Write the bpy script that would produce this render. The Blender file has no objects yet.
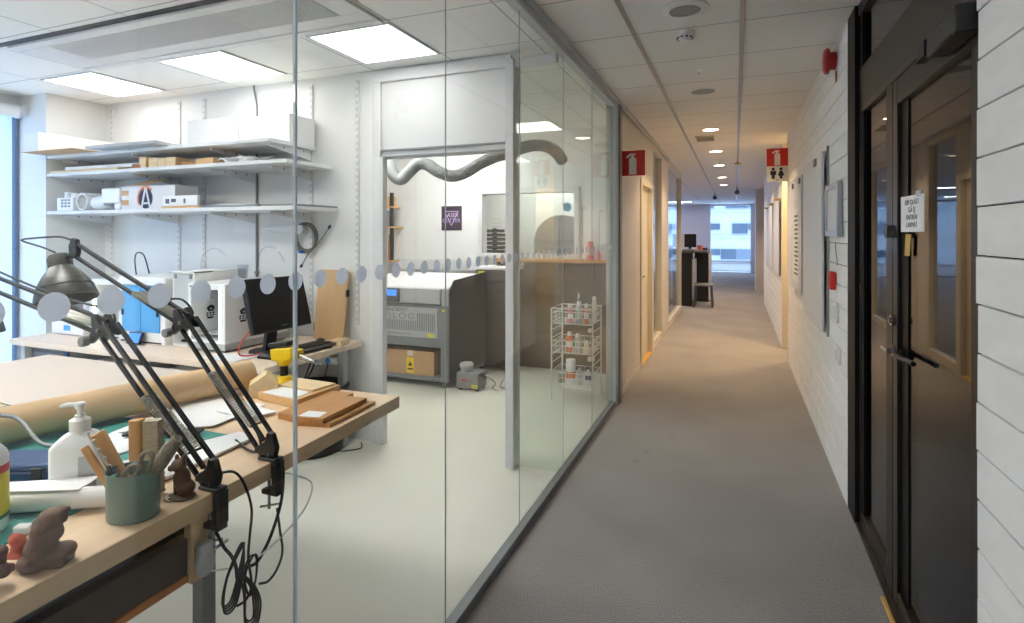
import bpy, bmesh, math, random
from mathutils import Vector, Matrix, Euler
random.seed(7)
PI = math.pi
C = bpy.context.scene.collection
scene = bpy.context.scene

# ------------------------------------------------------------------ materials
def lin(v):
    v /= 255.0
    return v / 12.92 if v <= 0.04045 else ((v + 0.055) / 1.055) ** 2.4
def rgb(r, g, b):
    return (lin(r), lin(g), lin(b), 1.0)

MATS = {}
def mat(name, col, rough=0.5, metal=0.0, spec=0.5, var=0.0, vscale=8.0, stretch=(1, 1, 1), bump=0.0, bscale=60.0,
        emit=None, power=0.0, coat=0.0, subsurf=0.0, detail=4.0, col2=None):
    if name in MATS:
        return MATS[name]
    m = bpy.data.materials.new(name)
    m.use_nodes = True
    nt = m.node_tree
    b = nt.nodes['Principled BSDF']
    b.inputs['Base Color'].default_value = col
    b.inputs['Roughness'].default_value = rough
    b.inputs['Metallic'].default_value = metal
    b.inputs['Specular IOR Level'].default_value = spec
    b.inputs['Coat Weight'].default_value = coat
    if emit:
        b.inputs['Emission Color'].default_value = emit
        b.inputs['Emission Strength'].default_value = power
    if var or bump:
        tc = nt.nodes.new('ShaderNodeTexCoord')
        mp = nt.nodes.new('ShaderNodeMapping')
        mp.inputs['Scale'].default_value = stretch
        nt.links.new(tc.outputs['Object'], mp.inputs['Vector'])
    if var:
        n = nt.nodes.new('ShaderNodeTexNoise')
        n.inputs['Scale'].default_value = vscale
        n.inputs['Detail'].default_value = detail
        nt.links.new(mp.outputs[0], n.inputs['Vector'])
        r = nt.nodes.new('ShaderNodeValToRGB')
        r.color_ramp.elements[0].position = 0.32
        r.color_ramp.elements[1].position = 0.68
        k = 1.0 - var
        c0 = col2 if col2 else (col[0] * k, col[1] * k, col[2] * k, 1)
        r.color_ramp.elements[0].color = c0
        r.color_ramp.elements[1].color = col
        nt.links.new(n.outputs['Fac'], r.inputs['Fac'])
        nt.links.new(r.outputs[0], b.inputs['Base Color'])
    if bump:
        n2 = nt.nodes.new('ShaderNodeTexNoise')
        n2.inputs['Scale'].default_value = bscale
        n2.inputs['Detail'].default_value = 3
        nt.links.new(mp.outputs[0], n2.inputs['Vector'])
        bp = nt.nodes.new('ShaderNodeBump')
        bp.inputs['Strength'].default_value = bump
        bp.inputs['Distance'].default_value = 0.01
        nt.links.new(n2.outputs['Fac'], bp.inputs['Height'])
        nt.links.new(bp.outputs[0], b.inputs['Normal'])
    MATS[name] = m
    return m

def glass(name, tint=(0.97, 0.985, 0.975, 1), base=0.04, rough=0.0, gain=1.0):
    """thin sheet glass: mirror share by angle (the same on both faces), the rest passes straight through"""
    m = bpy.data.materials.new(name)
    m.use_nodes = True
    nt = m.node_tree
    nt.nodes.clear()
    N, L = nt.nodes.new, nt.links.new
    out = N('ShaderNodeOutputMaterial')
    geo = N('ShaderNodeNewGeometry')
    dot = N('ShaderNodeVectorMath'); dot.operation = 'DOT_PRODUCT'
    L(geo.outputs['Incoming'], dot.inputs[0]); L(geo.outputs['Normal'], dot.inputs[1])
    ab = N('ShaderNodeMath'); ab.operation = 'ABSOLUTE'; L(dot.outputs['Value'], ab.inputs[0])
    inv = N('ShaderNodeMath'); inv.operation = 'SUBTRACT'; inv.inputs[0].default_value = 1.0; L(ab.outputs[0], inv.inputs[1])
    pw = N('ShaderNodeMath'); pw.operation = 'POWER'; pw.inputs[1].default_value = 5.0; L(inv.outputs[0], pw.inputs[0])
    ml = N('ShaderNodeMath'); ml.operation = 'MULTIPLY_ADD'; ml.inputs[1].default_value = (1 - base) * gain; ml.inputs[2].default_value = base
    L(pw.outputs[0], ml.inputs[0])
    tr = N('ShaderNodeBsdfTransparent'); tr.inputs['Color'].default_value = tint
    gl = N('ShaderNodeBsdfGlossy'); gl.inputs['Roughness'].default_value = rough
    mx = N('ShaderNodeMixShader')
    L(ml.outputs[0], mx.inputs[0]); L(tr.outputs[0], mx.inputs[1]); L(gl.outputs[0], mx.inputs[2])
    L(mx.outputs[0], out.inputs['Surface'])
    MATS[name] = m
    return m

def film(name, col, opacity):
    m = bpy.data.materials.new(name)
    m.use_nodes = True
    nt = m.node_tree
    nt.nodes.clear()
    out = nt.nodes.new('ShaderNodeOutputMaterial')
    d = nt.nodes.new('ShaderNodeBsdfDiffuse'); d.inputs['Color'].default_value = col
    tl = nt.nodes.new('ShaderNodeBsdfTranslucent'); tl.inputs['Color'].default_value = col
    a = nt.nodes.new('ShaderNodeMixShader'); a.inputs[0].default_value = 0.5
    nt.links.new(d.outputs[0], a.inputs[1]); nt.links.new(tl.outputs[0], a.inputs[2])
    t = nt.nodes.new('ShaderNodeBsdfTransparent')
    mx = nt.nodes.new('ShaderNodeMixShader'); mx.inputs[0].default_value = opacity
    nt.links.new(t.outputs[0], mx.inputs[1]); nt.links.new(a.outputs[0], mx.inputs[2])
    nt.links.new(mx.outputs[0], out.inputs['Surface'])
    MATS[name] = m
    return m

def wood(name, c1, c2, along='y', scale=3.0, rough=0.45):
    m = bpy.data.materials.new(name)
    m.use_nodes = True
    nt = m.node_tree
    N, L = nt.nodes.new, nt.links.new
    b = nt.nodes['Principled BSDF']
    b.inputs['Roughness'].default_value = rough
    tc = N('ShaderNodeTexCoord'); mp = N('ShaderNodeMapping')
    s = {'x': (0.6, 9, 9), 'y': (9, 0.6, 9), 'z': (9, 9, 0.6)}[along]
    mp.inputs['Scale'].default_value = s
    L(tc.outputs['Object'], mp.inputs['Vector'])
    n = N('ShaderNodeTexNoise'); n.inputs['Scale'].default_value = scale; n.inputs['Detail'].default_value = 6
    n.inputs['Distortion'].default_value = 0.6
    L(mp.outputs[0], n.inputs['Vector'])
    r = N('ShaderNodeValToRGB')
    r.color_ramp.elements[0].position = 0.3; r.color_ramp.elements[1].position = 0.7
    r.color_ramp.elements[0].color = c1; r.color_ramp.elements[1].color = c2
    L(n.outputs['Fac'], r.inputs['Fac']); L(r.outputs[0], b.inputs['Base Color'])
    MATS[name] = m
    return m

# ------------------------------------------------------------------ mesh builder
class B:
    def __init__(self):
        self.bm = bmesh.new()
    def box(self, x0, x1, y0, y1, z0, z1, M=None):
        vs = [self.bm.verts.new((x, y, z)) for x in (x0, x1) for y in (y0, y1) for z in (z0, z1)]
        if M is not None:
            for v in vs: v.co = M @ v.co
        for f in ((0, 1, 3, 2), (4, 6, 7, 5), (0, 4, 5, 1), (2, 3, 7, 6), (0, 2, 6, 4), (1, 5, 7, 3)):
            self.bm.faces.new([vs[i] for i in f])
        return self
    def cbox(self, c, s, rot=(0, 0, 0)):
        M = Matrix.Translation(c) @ Euler(rot).to_matrix().to_4x4()
        return self.box(-s[0] / 2, s[0] / 2, -s[1] / 2, s[1] / 2, -s[2] / 2, s[2] / 2, M)
    def bar(self, p0, p1, w, h=None, up=(0, 0, 1)):
        """square bar from p0 to p1"""
        h = h or w
        p0, p1 = Vector(p0), Vector(p1)
        d = (p1 - p0); l = d.length; d.normalize()
        u = Vector(up)
        if abs(d.dot(u)) > 0.99: u = Vector((1, 0, 0))
        s = d.cross(u).normalized(); u = s.cross(d).normalized()
        M = Matrix((s, d, u)).transposed().to_4x4(); M.translation = p0
        return self.box(-w / 2, w / 2, 0, l, -h / 2, h / 2, M)
    def ring(self, c, s, t, r, n):
        return [self.bm.verts.new(c + s * (r * math.cos(2 * PI * i / n)) + t * (r * math.sin(2 * PI * i / n))) for i in range(n)]
    def skin(self, rings, closed=False, cap=True):
        n = len(rings[0])
        pairs = list(zip(rings, rings[1:]))
        if closed: pairs.append((rings[-1], rings[0]))
        for a, b in pairs:
            for i in range(n):
                self.bm.faces.new((a[i], a[(i + 1) % n], b[(i + 1) % n], b[i]))
        if cap and not closed:
            self.bm.faces.new(rings[0][::-1]); self.bm.faces.new(rings[-1])
    def cyl(self, p0, p1, r0, r1=None, n=16):
        r1 = r0 if r1 is None else r1
        p0, p1 = Vector(p0), Vector(p1)
        d = (p1 - p0).normalized()
        u = Vector((0, 0, 1)) if abs(d.z) < 0.95 else Vector((1, 0, 0))
        s = d.cross(u).normalized(); t = s.cross(d).normalized() * -1
        self.skin([self.ring(p0, s, t, r0, n), self.ring(p1, s, t, r1, n)])
        return self
    def tube(self, pts, r, n=8, smooth=0, closed=False):
        pts = [Vector(p) for p in pts]
        rs = list(r) if isinstance(r, (list, tuple)) else [r] * len(pts)
        if smooth:
            P, R = [], []
            m = len(pts)
            rng = range(m if closed else m - 1)
            for i in rng:
                g = (lambda k: pts[k % m]) if closed else (lambda k: pts[max(0, min(m - 1, k))])
                a, b, c, d = g(i - 1), g(i), g(i + 1), g(i + 2)
                for k in range(smooth):
                    t = k / smooth
                    P.append(0.5 * (2 * b + (c - a) * t + (2 * a - 5 * b + 4 * c - d) * t * t + (3 * b - a - 3 * c + d) * t ** 3))
                    R.append(rs[i] + (rs[(i + 1) % m] - rs[i]) * t)
            if not closed: P.append(pts[-1]); R.append(rs[-1])
            pts, rs = P, R
        rings = []
        s = None
        m = len(pts)
        for i, p in enumerate(pts):
            if closed: d = (pts[(i + 1) % m] - pts[i - 1])
            else: d = pts[min(i + 1, m - 1)] - pts[max(i - 1, 0)]
            if d.length < 1e-9: d = Vector((0, 0, 1))
            d.normalize()
            if s is None:
                u = Vector((0, 0, 1)) if abs(d.z) < 0.9 else Vector((1, 0, 0))
                s = d.cross(u).normalized()
            else:
                s = (s - d * s.dot(d))
                if s.length < 1e-6: s = d.orthogonal()
                s.normalize()
            t = d.cross(s)
            rings.append(self.ring(p, s, t, rs[i], n))
        self.skin(rings, closed)
        return self
    def lathe(self, prof, c=(0, 0, 0), n=24, M=None, sx=1.0, sy=1.0):
        c = Vector(c)
        M = M or Matrix.Identity(3)
        rings = []
        for r, z in prof:
            r = max(r, 1e-4)
            rings.append([self.bm.verts.new(c + M @ Vector((r * sx * math.cos(2 * PI * i / n), r * sy * math.sin(2 * PI * i / n), z))) for i in range(n)])
        hollow = prof[0][0] > .0015 and prof[-1][0] > .0015
        self.skin(rings, closed=hollow, cap=not hollow)
        return self
    def prism(self, poly, t0, t1, M=None):
        """poly: 2D outline in local x,y; extruded t0..t1 along local z, then M"""
        M = M or Matrix.Identity(4)
        a = [self.bm.verts.new(M @ Vector((x, y, t0))) for x, y in poly]
        b = [self.bm.verts.new(M @ Vector((x, y, t1))) for x, y in poly]
        self.bm.faces.new(a[::-1]); self.bm.faces.new(b)
        n = len(poly)
        for i in range(n):
            self.bm.faces.new((a[i], a[(i + 1) % n], b[(i + 1) % n], b[i]))
        return self
    def ell(self, c, r, rot=(0, 0, 0), n=20, m=12):
        M = Matrix.Translation(c) @ Euler(rot).to_matrix().to_4x4()
        rings = []
        for j in range(1, m):
            a = PI * j / m
            rings.append([self.bm.verts.new(M @ Vector((r[0] * math.sin(a) * math.cos(2 * PI * i / n), r[1] * math.sin(a) * math.sin(2 * PI * i / n), -r[2] * math.cos(a)))) for i in range(n)])
        self.skin(rings, cap=False)
        b = self.bm.verts.new(M @ Vector((0, 0, -r[2]))); t = self.bm.verts.new(M @ Vector((0, 0, r[2])))
        for i in range(n):
            self.bm.faces.new((rings[0][(i + 1) % n], rings[0][i], b)); self.bm.faces.new((rings[-1][i], rings[-1][(i + 1) % n], t))
        return self
    def sheet(self, corners, th, sub=1, wav=0.0):
        """thin sheet over 4 corners (counter-clockwise), with thickness and a slight wave"""
        a, b, c, d = [Vector(p) for p in corners]
        g = []
        for layer in (0, 1):
            rows = []
            for j in range(sub + 1):
                v = j / sub
                row = []
                for i in range(sub + 1):
                    u = i / sub
                    p = (a * (1 - u) + b * u) * (1 - v) + (d * (1 - u) + c * u) * v
                    p = p + Vector((0, 0, layer * th + wav * (math.sin(u * 5 + v * 2) + 1) * 0.5))
                    row.append(self.bm.verts.new(p))
                rows.append(row)
            g.append(rows)
        for j in range(sub):
            for i in range(sub):
                lo, hi = g[0], g[1]
                self.bm.faces.new((lo[j][i], lo[j + 1][i], lo[j + 1][i + 1], lo[j][i + 1]))
                self.bm.faces.new((hi[j][i], hi[j][i + 1], hi[j + 1][i + 1], hi[j + 1][i]))
        per = [(0, i) for i in range(sub)] + [(j, sub) for j in range(sub)] + [(sub, i) for i in range(sub, 0, -1)] + [(j, 0) for j in range(sub, 0, -1)]
        for k in range(len(per)):
            (j0, i0), (j1, i1) = per[k], per[(k + 1) % len(per)]
            self.bm.faces.new((g[0][j0][i0], g[0][j1][i1], g[1][j1][i1], g[1][j0][i0]))
        return self

def link(name, bm_or_B, m, parent=None, origin=None, smooth=True, bevel=0.0, seg=2, sub=0):
    bm = bm_or_B.bm
    bmesh.ops.recalc_face_normals(bm, faces=bm.faces)
    if parent is not None:
        inv = parent.matrix_world.inverted() if parent.parent is None else (parent.parent.matrix_world @ parent.matrix_basis).inverted()
        bm.transform(inv)
    elif origin is not None:
        bm.transform(Matrix.Translation(-Vector(origin)))
    me = bpy.data.meshes.new(name)
    bm.to_mesh(me); bm.free()
    if smooth:
        me.shade_smooth(); me.set_sharp_from_angle(angle=math.radians(38))
    ms = m if isinstance(m, (list, tuple)) else [m]
    for x in ms: me.materials.append(MATS[x] if isinstance(x, str) else x)
    o = bpy.data.objects.new(name, me)
    C.objects.link(o)
    if parent is not None: o.parent = parent
    elif origin is not None:
        o.location = origin
        o.matrix_world = Matrix.Translation(origin)
    if bevel:
        md = o.modifiers.new('bevel', 'BEVEL'); md.width = bevel; md.segments = seg; md.limit_method = 'ANGLE'; md.angle_limit = math.radians(40)
    if sub:
        md = o.modifiers.new('sub', 'SUBSURF'); md.levels = sub; md.render_levels = sub
    return o

def link_each(name, b, m, parent, **k):
    """one object for every loose piece of the builder's mesh"""
    bm = b.bm; bm.verts.ensure_lookup_table()
    seen, out = set(), []
    for v0 in bm.verts:
        if v0 in seen: continue
        st, isl = [v0], []
        seen.add(v0)
        while st:
            v = st.pop(); isl.append(v)
            for e in v.link_edges:
                w = e.other_vert(v)
                if w not in seen: seen.add(w); st.append(w)
        nb = B(); mp = {v: nb.bm.verts.new(v.co) for v in isl}
        fs = {f for v in isl for f in v.link_faces}
        for f in sorted(fs, key=lambda f: f.index): nb.bm.faces.new([mp[v] for v in f.verts])
        out.append(link(name, nb, m, parent, **k))
    bm.free()
    return out

def tag(o, label, cat, group=None, kind=None):
    o['label'] = label; o['category'] = cat
    if group: o['group'] = group
    if kind: o['kind'] = kind
    return o
def thing(name, label, cat, loc=(0, 0, 0), rotz=0.0, group=None):
    o = bpy.data.objects.new(name, None); C.objects.link(o)
    o.empty_display_size = 0.05
    o.location = loc; o.rotation_euler = (0, 0, rotz)
    o.matrix_world = Matrix.Translation(loc) @ Matrix.Rotation(rotz, 4, 'Z')
    return tag(o, label, cat, group)
def solo(name, b, m, label, cat, origin, group=None, **k):
    """a thing that is one mesh (world coordinates, origin at its base)"""
    return tag(link(name, b, m, None, origin, **k), label, cat, group)
def struct(name, b, m, parent=None, **k):
    o = link(name, b, m, parent, **k)
    if parent is None: o['kind'] = 'structure'
    return o
def T(parent, name, *a, **k):   # part given in world coordinates
    b = B(); return b
def copy_tree(o, parent=None, loc=None, rotz=None):
    c = o.copy(); C.objects.link(c)
    if parent is not None: c.parent = parent
    if loc is not None: c.location = loc
    if rotz is not None: c.rotation_euler = (0, 0, rotz)
    for ch in [x for x in o.children]:
        copy_tree(ch, c)
    return c
def text(name, s, size, M, m, parent, align='CENTER', ext=0.0006, sx=1.0, space=1.0):
    """lettering: M maps the text plane (x right, y up) into the world"""
    cu = bpy.data.curves.new(name, 'FONT')
    cu.body = s; cu.size = size; cu.align_x = align; cu.align_y = 'CENTER'; cu.extrude = ext; cu.space_character = space
    cu.resolution_u = 3
    tmp = bpy.data.objects.new(name + '_curve', cu)
    C.objects.link(tmp)
    dg = bpy.context.evaluated_depsgraph_get()
    me = bpy.data.meshes.new_from_object(tmp.evaluated_get(dg))
    C.objects.unlink(tmp); bpy.data.objects.remove(tmp)
    W = Matrix(M) @ Matrix.Diagonal((sx, 1, 1, 1))
    if parent is not None:
        p = parent.matrix_world if parent.parent is None else parent.parent.matrix_world @ parent.matrix_basis
        W = p.inverted() @ W
    me.transform(W)
    me.materials.clear(); me.materials.append(MATS[m])
    o = bpy.data.objects.new(name, me); C.objects.link(o)
    if parent is not None: o.parent = parent
    return o
def plane_M(origin, right, up):
    r, u = Vector(right).normalized(), Vector(up).normalized()
    n = r.cross(u)
    M = Matrix((r, u, n)).transposed().to_4x4(); M.translation = Vector(origin)
    return M

H = 2.716
# ------------------------------------------------------------------ material set
mat('white_paint', rgb(226, 226, 226), 0.6, var=0.03, vscale=3)
mat('wall_white', rgb(232, 232, 231), 0.65, var=0.02, vscale=2)
mat('panel_white', rgb(222, 222, 224), 0.5)
mat('shelf_white', rgb(228, 229, 230), 0.4)
mat('plastic_white', rgb(236, 236, 236), 0.35)
mat('plastic_bottle', rgb(238, 240, 244), 0.28, coat=0.2)
mat('paper', rgb(238, 238, 240), 0.8)
mat('paper_warm', rgb(226, 214, 196), 0.8)
mat('frame_grey', rgb(190, 194, 198), 0.4)
mat('frame_dark_grey', rgb(120, 124, 126), 0.4, 0.3)
mat('frame_white', rgb(216, 216, 220), 0.4)
mat('alu', rgb(180, 184, 190), 0.35, 0.8)
mat('steel', rgb(190, 190, 192), 0.22, 1.0)
mat('spring_steel', rgb(200, 196, 190), 0.3, 0.9)
mat('black_metal', rgb(38, 38, 40), 0.4, 0.2)
mat('black_plastic', rgb(26, 26, 28), 0.42)
mat('black_gloss', rgb(14, 14, 16), 0.15)
mat('rubber_black', rgb(22, 22, 24), 0.55)
mat('lamp_grey', rgb(76, 76, 74), 0.38, 0.35)
mat('door_black', rgb(28, 25, 23), 0.36, 0.25)
mat('facade_pale', rgb(128, 140, 158), 0.6)
mat('door_deep', rgb(16, 16, 18), 0.5, 0.0, spec=.2)
mat('beige_wall', rgb(206, 198, 188), 0.4, var=0.03, vscale=1.5)
mat('door_cream', rgb(214, 205, 186), 0.4)
mat('sign_red', rgb(208, 40, 34), 0.45)
mat('alarm_red', rgb(168, 26, 28), 0.3)
mat('sign_white', rgb(238, 234, 226), 0.5)
mat('ink', rgb(32, 32, 36), 0.6)
mat('ink_soft', rgb(96, 98, 112), 0.7)
mat('kraft', rgb(212, 178, 138), 0.55, var=0.05, vscale=3)
mat('kraft_pale', rgb(192, 180, 170), 0.6, var=0.03, vscale=2)
mat('cardboard', rgb(196, 158, 118), 0.75, var=0.08, vscale=4)
mat('teal_mat', rgb(58, 150, 142), 0.55, var=0.06, vscale=6)
mat('navy', rgb(26, 62, 110), 0.4)
mat('crate_blue', rgb(52, 66, 84), 0.5)
mat('pot_green', rgb(112, 134, 126), 0.32, var=0.05, vscale=10)
mat('clay_brown', rgb(116, 90, 78), 0.8, var=0.12, vscale=30, bump=0.3, bscale=90)
mat('clay_red', rgb(198, 92, 72), 0.75, var=0.1, vscale=40, bump=0.25, bscale=120)
mat('clay_maroon', rgb(104, 66, 58), 0.8, var=0.1, vscale=30, bump=0.3, bscale=90)
mat('yellow', rgb(238, 204, 26), 0.35)
mat('label_yellow', rgb(222, 212, 40), 0.45)
mat('label_red', rgb(190, 60, 50), 0.45)
mat('label_green', rgb(60, 120, 60), 0.45)
mat('felt_grey', rgb(156, 146, 130), 0.95, var=0.25, vscale=60, bump=0.8, bscale=200)
mat('bristle', rgb(210, 196, 170), 0.9, var=0.25, vscale=80, stretch=(1, 1, 6), bump=0.6, bscale=150)
mat('blue_glass', rgb(96, 168, 222), 0.15)
mat('screen_black', rgb(24, 23, 25), 0.55, spec=0.25)
mat('screen_blue', rgb(40, 90, 200), 0.2, emit=(0.06, 0.2, 0.75, 1), power=0.8)
mat('grey_machine', rgb(124, 126, 130), 0.45)
mat('grey_machine_dark', rgb(84, 82, 82), 0.45)
mat('grey_light', rgb(178, 180, 182), 0.45)
mat('grey_mid', rgb(138, 140, 144), 0.45)
mat('duct_grey', rgb(138, 140, 142), 0.5)
mat('brown_panel', rgb(74, 64, 54), 0.4)
mat('orange', rgb(240, 130, 70), 0.5)
mat('dark_blue_print', rgb(40, 50, 74), 0.5)
mat('pink', rgb(236, 150, 170), 0.5)
mat('red_cord', rgb(206, 70, 60), 0.5)
mat('green_plastic', rgb(110, 190, 40), 0.4)
mat('purple_print', rgb(64, 48, 72), 0.5, var=0.4, vscale=12)
mat('pink_print', rgb(226, 196, 236), 0.5)
mat('violet_print', rgb(196, 172, 242), 0.5)
mat('brass', rgb(190, 160, 96), 0.35, 0.8)
mat('sticky_yellow', rgb(214, 176, 96), 0.7)
mat('copier_white', rgb(206, 206, 214), 0.45)
mat('pink_wall', rgb(216, 206, 212), 0.6)
mat('facade_white', rgb(176, 177, 180), 0.6)
mat('facade_glass', rgb(96, 105, 116), 0.4)
mat('facade_glass_deep', rgb(66, 76, 90), 0.4)
mat('dot_star', rgb(60, 176, 222), 0.5)
mat('threshold_wood', rgb(214, 168, 92), 0.4)
mat('vinyl_dark', rgb(70, 70, 72), 0.6)
mat('orange_bottle', rgb(226, 110, 52), 0.4)
mat('salmon', rgb(226, 120, 110), 0.45)
mat('green_marker', rgb(40, 160, 80), 0.4)
mat('violet_marker', rgb(80, 70, 170), 0.4)
mat('cord_grey', rgb(128, 124, 116), 0.5)
mat('blue_clip', rgb(40, 130, 210), 0.4)
mat('lens_white', rgb(240, 240, 240), 0.4, emit=(1, 0.985, 0.955, 1), power=3.4)
mat('lens_rear', rgb(240, 240, 240), 0.4, emit=(1, 0.985, 0.955, 1), power=12.5)
mat('seal_pale', rgb(206, 216, 230), 0.3)
mat('seal_grey', rgb(150, 156, 158), 0.4)
mat('lens_warm', rgb(250, 230, 200), 0.4, emit=(1, 0.80, 0.55, 1), power=6.0)
mat('led_strip', rgb(250, 250, 240), 0.4, emit=(0.95, 1.0, 0.88, 1), power=5.0)
mat('grille_grey', rgb(150, 150, 148), 0.6)
wood('bench_wood', rgb(216, 184, 150), rgb(230, 202, 170), 'y', 2.0)
wood('edge_wood', rgb(204, 172, 136), rgb(220, 188, 152), 'y', 3.0)
wood('desk_wood', rgb(224, 202, 182), rgb(236, 216, 196), 'x', 2.0)
wood('ply', rgb(204, 166, 122), rgb(216, 180, 136), 'z', 1.4)
wood('ply_flat', rgb(212, 168, 112), rgb(226, 186, 134), 'x', 2.0)
wood('oak', rgb(186, 126, 70), rgb(204, 148, 88), 'x', 3.0)
wood('mdf_brown', rgb(176, 122, 66), rgb(196, 142, 84), 'y', 3.0)
wood('pine', rgb(222, 192, 146), rgb(236, 212, 170), 'x', 3.0)
wood('handle_wood', rgb(190, 138, 78), rgb(206, 156, 96), 'z', 3.0)
wood('dark_wood', rgb(62, 50, 42), rgb(76, 62, 52), 'y', 3.0)
wood('orange_wood', rgb(170, 104, 48), rgb(188, 120, 60), 'y', 3.0)
wood('figure_wood', rgb(92, 70, 54), rgb(112, 86, 66), 'z', 3.0)
glass('pane_glass', gain=.55)
glass('pane_green', tint=(0.92, 0.955, 0.93, 1), gain=.55)
glass('window_glass', tint=(0.95, 0.98, 1.0, 1))
glass('door_glass', tint=(0.50, 0.57, 0.66, 1), base=0.05)
glass('clear_plastic', tint=(0.9, 0.92, 0.94, 1), base=0.06)
film('dot_film', rgb(230, 234, 244), 0.95)
film('milky', rgb(236, 240, 244), 0.75)

# ------------------------------------------------------------------ special surfaces of the setting
def tile_ceiling(name, col, px, x0, py, y0, w=0.010):
    m = bpy.data.materials.new(name); m.use_nodes = True
    nt = m.node_tree; N, L = nt.nodes.new, nt.links.new
    b = nt.nodes['Principled BSDF']; b.inputs['Roughness'].default_value = 0.8
    tc = N('ShaderNodeTexCoord'); sp = N('ShaderNodeSeparateXYZ'); L(tc.outputs['Object'], sp.inputs[0])
    def line(axis, p, o):
        a = N('ShaderNodeMath'); a.operation = 'SUBTRACT'; a.inputs[1].default_value = o; L(sp.outputs[axis], a.inputs[0])
        d = N('ShaderNodeMath'); d.operation = 'DIVIDE'; d.inputs[1].default_value = p; L(a.outputs[0], d.inputs[0])
        f = N('ShaderNodeMath'); f.operation = 'PINGPONG'; f.inputs[1].default_value = 0.5; L(d.outputs[0], f.inputs[0])
        g = N('ShaderNodeMath'); g.operation = 'LESS_THAN'; g.inputs[1].default_value = w / p / 2; L(f.outputs[0], g.inputs[0])
        return g
    gx, gy = line('X', px, x0), line('Y', py, y0)
    mx = N('ShaderNodeMath'); mx.operation = 'MAXIMUM'; L(gx.outputs[0], mx.inputs[0]); L(gy.outputs[0], mx.inputs[1])
    n = N('ShaderNodeTexNoise'); n.inputs['Scale'].default_value = 140; L(tc.outputs['Object'], n.inputs['Vector'])
    mixn = N('ShaderNodeMix'); mixn.data_type = 'RGBA'; L(n.outputs['Fac'], mixn.inputs['Factor'])
    mixn.inputs['A'].default_value = (col[0] * .93, col[1] * .93, col[2] * .93, 1); mixn.inputs['B'].default_value = col
    mix = N('ShaderNodeMix'); mix.data_type = 'RGBA'; L(mx.outputs[0], mix.inputs['Factor'])
    L(mixn.outputs['Result'], mix.inputs['A']); mix.inputs['B'].default_value = (col[0] * .42, col[1] * .42, col[2] * .42, 1)
    L(mix.outputs['Result'], b.inputs['Base Color'])
    MATS[name] = m
tile_ceiling('ceiling_corridor', rgb(232, 230, 230), 0.598, -0.563, 0.62, 3.404)
tile_ceiling('ceiling_workshop', rgb(240, 240, 238), 0.645, -1.81, 0.62, 2.66, 0.009)

def carpet():
    m = bpy.data.materials.new('carpet'); m.use_nodes = True
    nt = m.node_tree; N, L = nt.nodes.new, nt.links.new
    b = nt.nodes['Principled BSDF']; b.inputs['Roughness'].default_value = 0.95; b.inputs['Specular IOR Level'].default_value = 0.15
    tc = N('ShaderNodeTexCoord')
    mp = N('ShaderNodeMapping'); mp.inputs['Scale'].default_value = (1.5, .85, 1.5); L(tc.outputs['Object'], mp.inputs[0])
    n = N('ShaderNodeTexNoise'); n.inputs['Scale'].default_value = 170; n.inputs['Detail'].default_value = 3; L(mp.outputs[0], n.inputs['Vector'])
    r = N('ShaderNodeValToRGB'); r.color_ramp.elements[0].position = .30; r.color_ramp.elements[1].position = .70
    r.color_ramp.elements[0].color = rgb(118, 114, 114); r.color_ramp.elements[1].color = rgb(190, 185, 185)
    L(n.outputs['Fac'], r.inputs['Fac'])
    # worn, dirt-greyed patches and a few drips
    n2 = N('ShaderNodeTexNoise'); n2.inputs['Scale'].default_value = 1.6; n2.inputs['Detail'].default_value = 5; L(tc.outputs['Object'], n2.inputs['Vector'])
    r2 = N('ShaderNodeValToRGB'); r2.color_ramp.elements[0].position = .35; r2.color_ramp.elements[1].position = .7
    r2.color_ramp.elements[0].color = (.86, .85, .84, 1); r2.color_ramp.elements[1].color = (1, 1, 1, 1); L(n2.outputs['Fac'], r2.inputs['Fac'])
    mu = N('ShaderNodeMix'); mu.data_type = 'RGBA'; mu.blend_type = 'MULTIPLY'; mu.inputs['Factor'].default_value = 1
    L(r.outputs[0], mu.inputs['A']); L(r2.outputs[0], mu.inputs['B'])
    last = mu
    for (sx, sy, rad) in ((-.62, 3.80, .035), (-.57, 3.98, .03), (-.55, 4.06, .02), (-.44, 4.35, .028), (-.42, 4.22, .022), (-.58, 3.05, .012), (-.50, 2.98, .01)):
        vm = N('ShaderNodeVectorMath'); vm.operation = 'DISTANCE'; vm.inputs[1].default_value = (sx, sy, 0); L(tc.outputs['Object'], vm.inputs[0])
        ns = N('ShaderNodeMath'); ns.operation = 'MULTIPLY_ADD'; ns.inputs[1].default_value = 0.05; L(n.outputs['Fac'], ns.inputs[0]); L(vm.outputs['Value'], ns.inputs[2])
        lt = N('ShaderNodeMath'); lt.operation = 'LESS_THAN'; lt.inputs[1].default_value = rad + .015; L(ns.outputs[0], lt.inputs[0])
        f = N('ShaderNodeMath'); f.operation = 'MULTIPLY'; f.inputs[1].default_value = .3; L(lt.outputs[0], f.inputs[0])
        k = N('ShaderNodeMix'); k.data_type = 'RGBA'; L(f.outputs[0], k.inputs['Factor']); L(last.outputs['Result'], k.inputs['A']); k.inputs['B'].default_value = rgb(112, 92, 66)
        last = k
    L(last.outputs['Result'], b.inputs['Base Color'])
    bp = N('ShaderNodeBump'); bp.inputs['Strength'].default_value = .15; bp.inputs['Distance'].default_value = .003
    L(n.outputs['Fac'], bp.inputs['Height']); L(bp.outputs[0], b.inputs['Normal'])
    MATS['carpet'] = m
carpet()
mat('vinyl', rgb(224, 223, 210), 0.42, spec=0.4, var=0.04, vscale=3)
mat('plank_paint', rgb(240, 239, 240), 0.62, spec=.3, var=0.07, vscale=5, stretch=(3, 1, 3), bump=0.12, bscale=25)
mat('gap_dark', rgb(70, 68, 66), 0.8)
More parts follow.
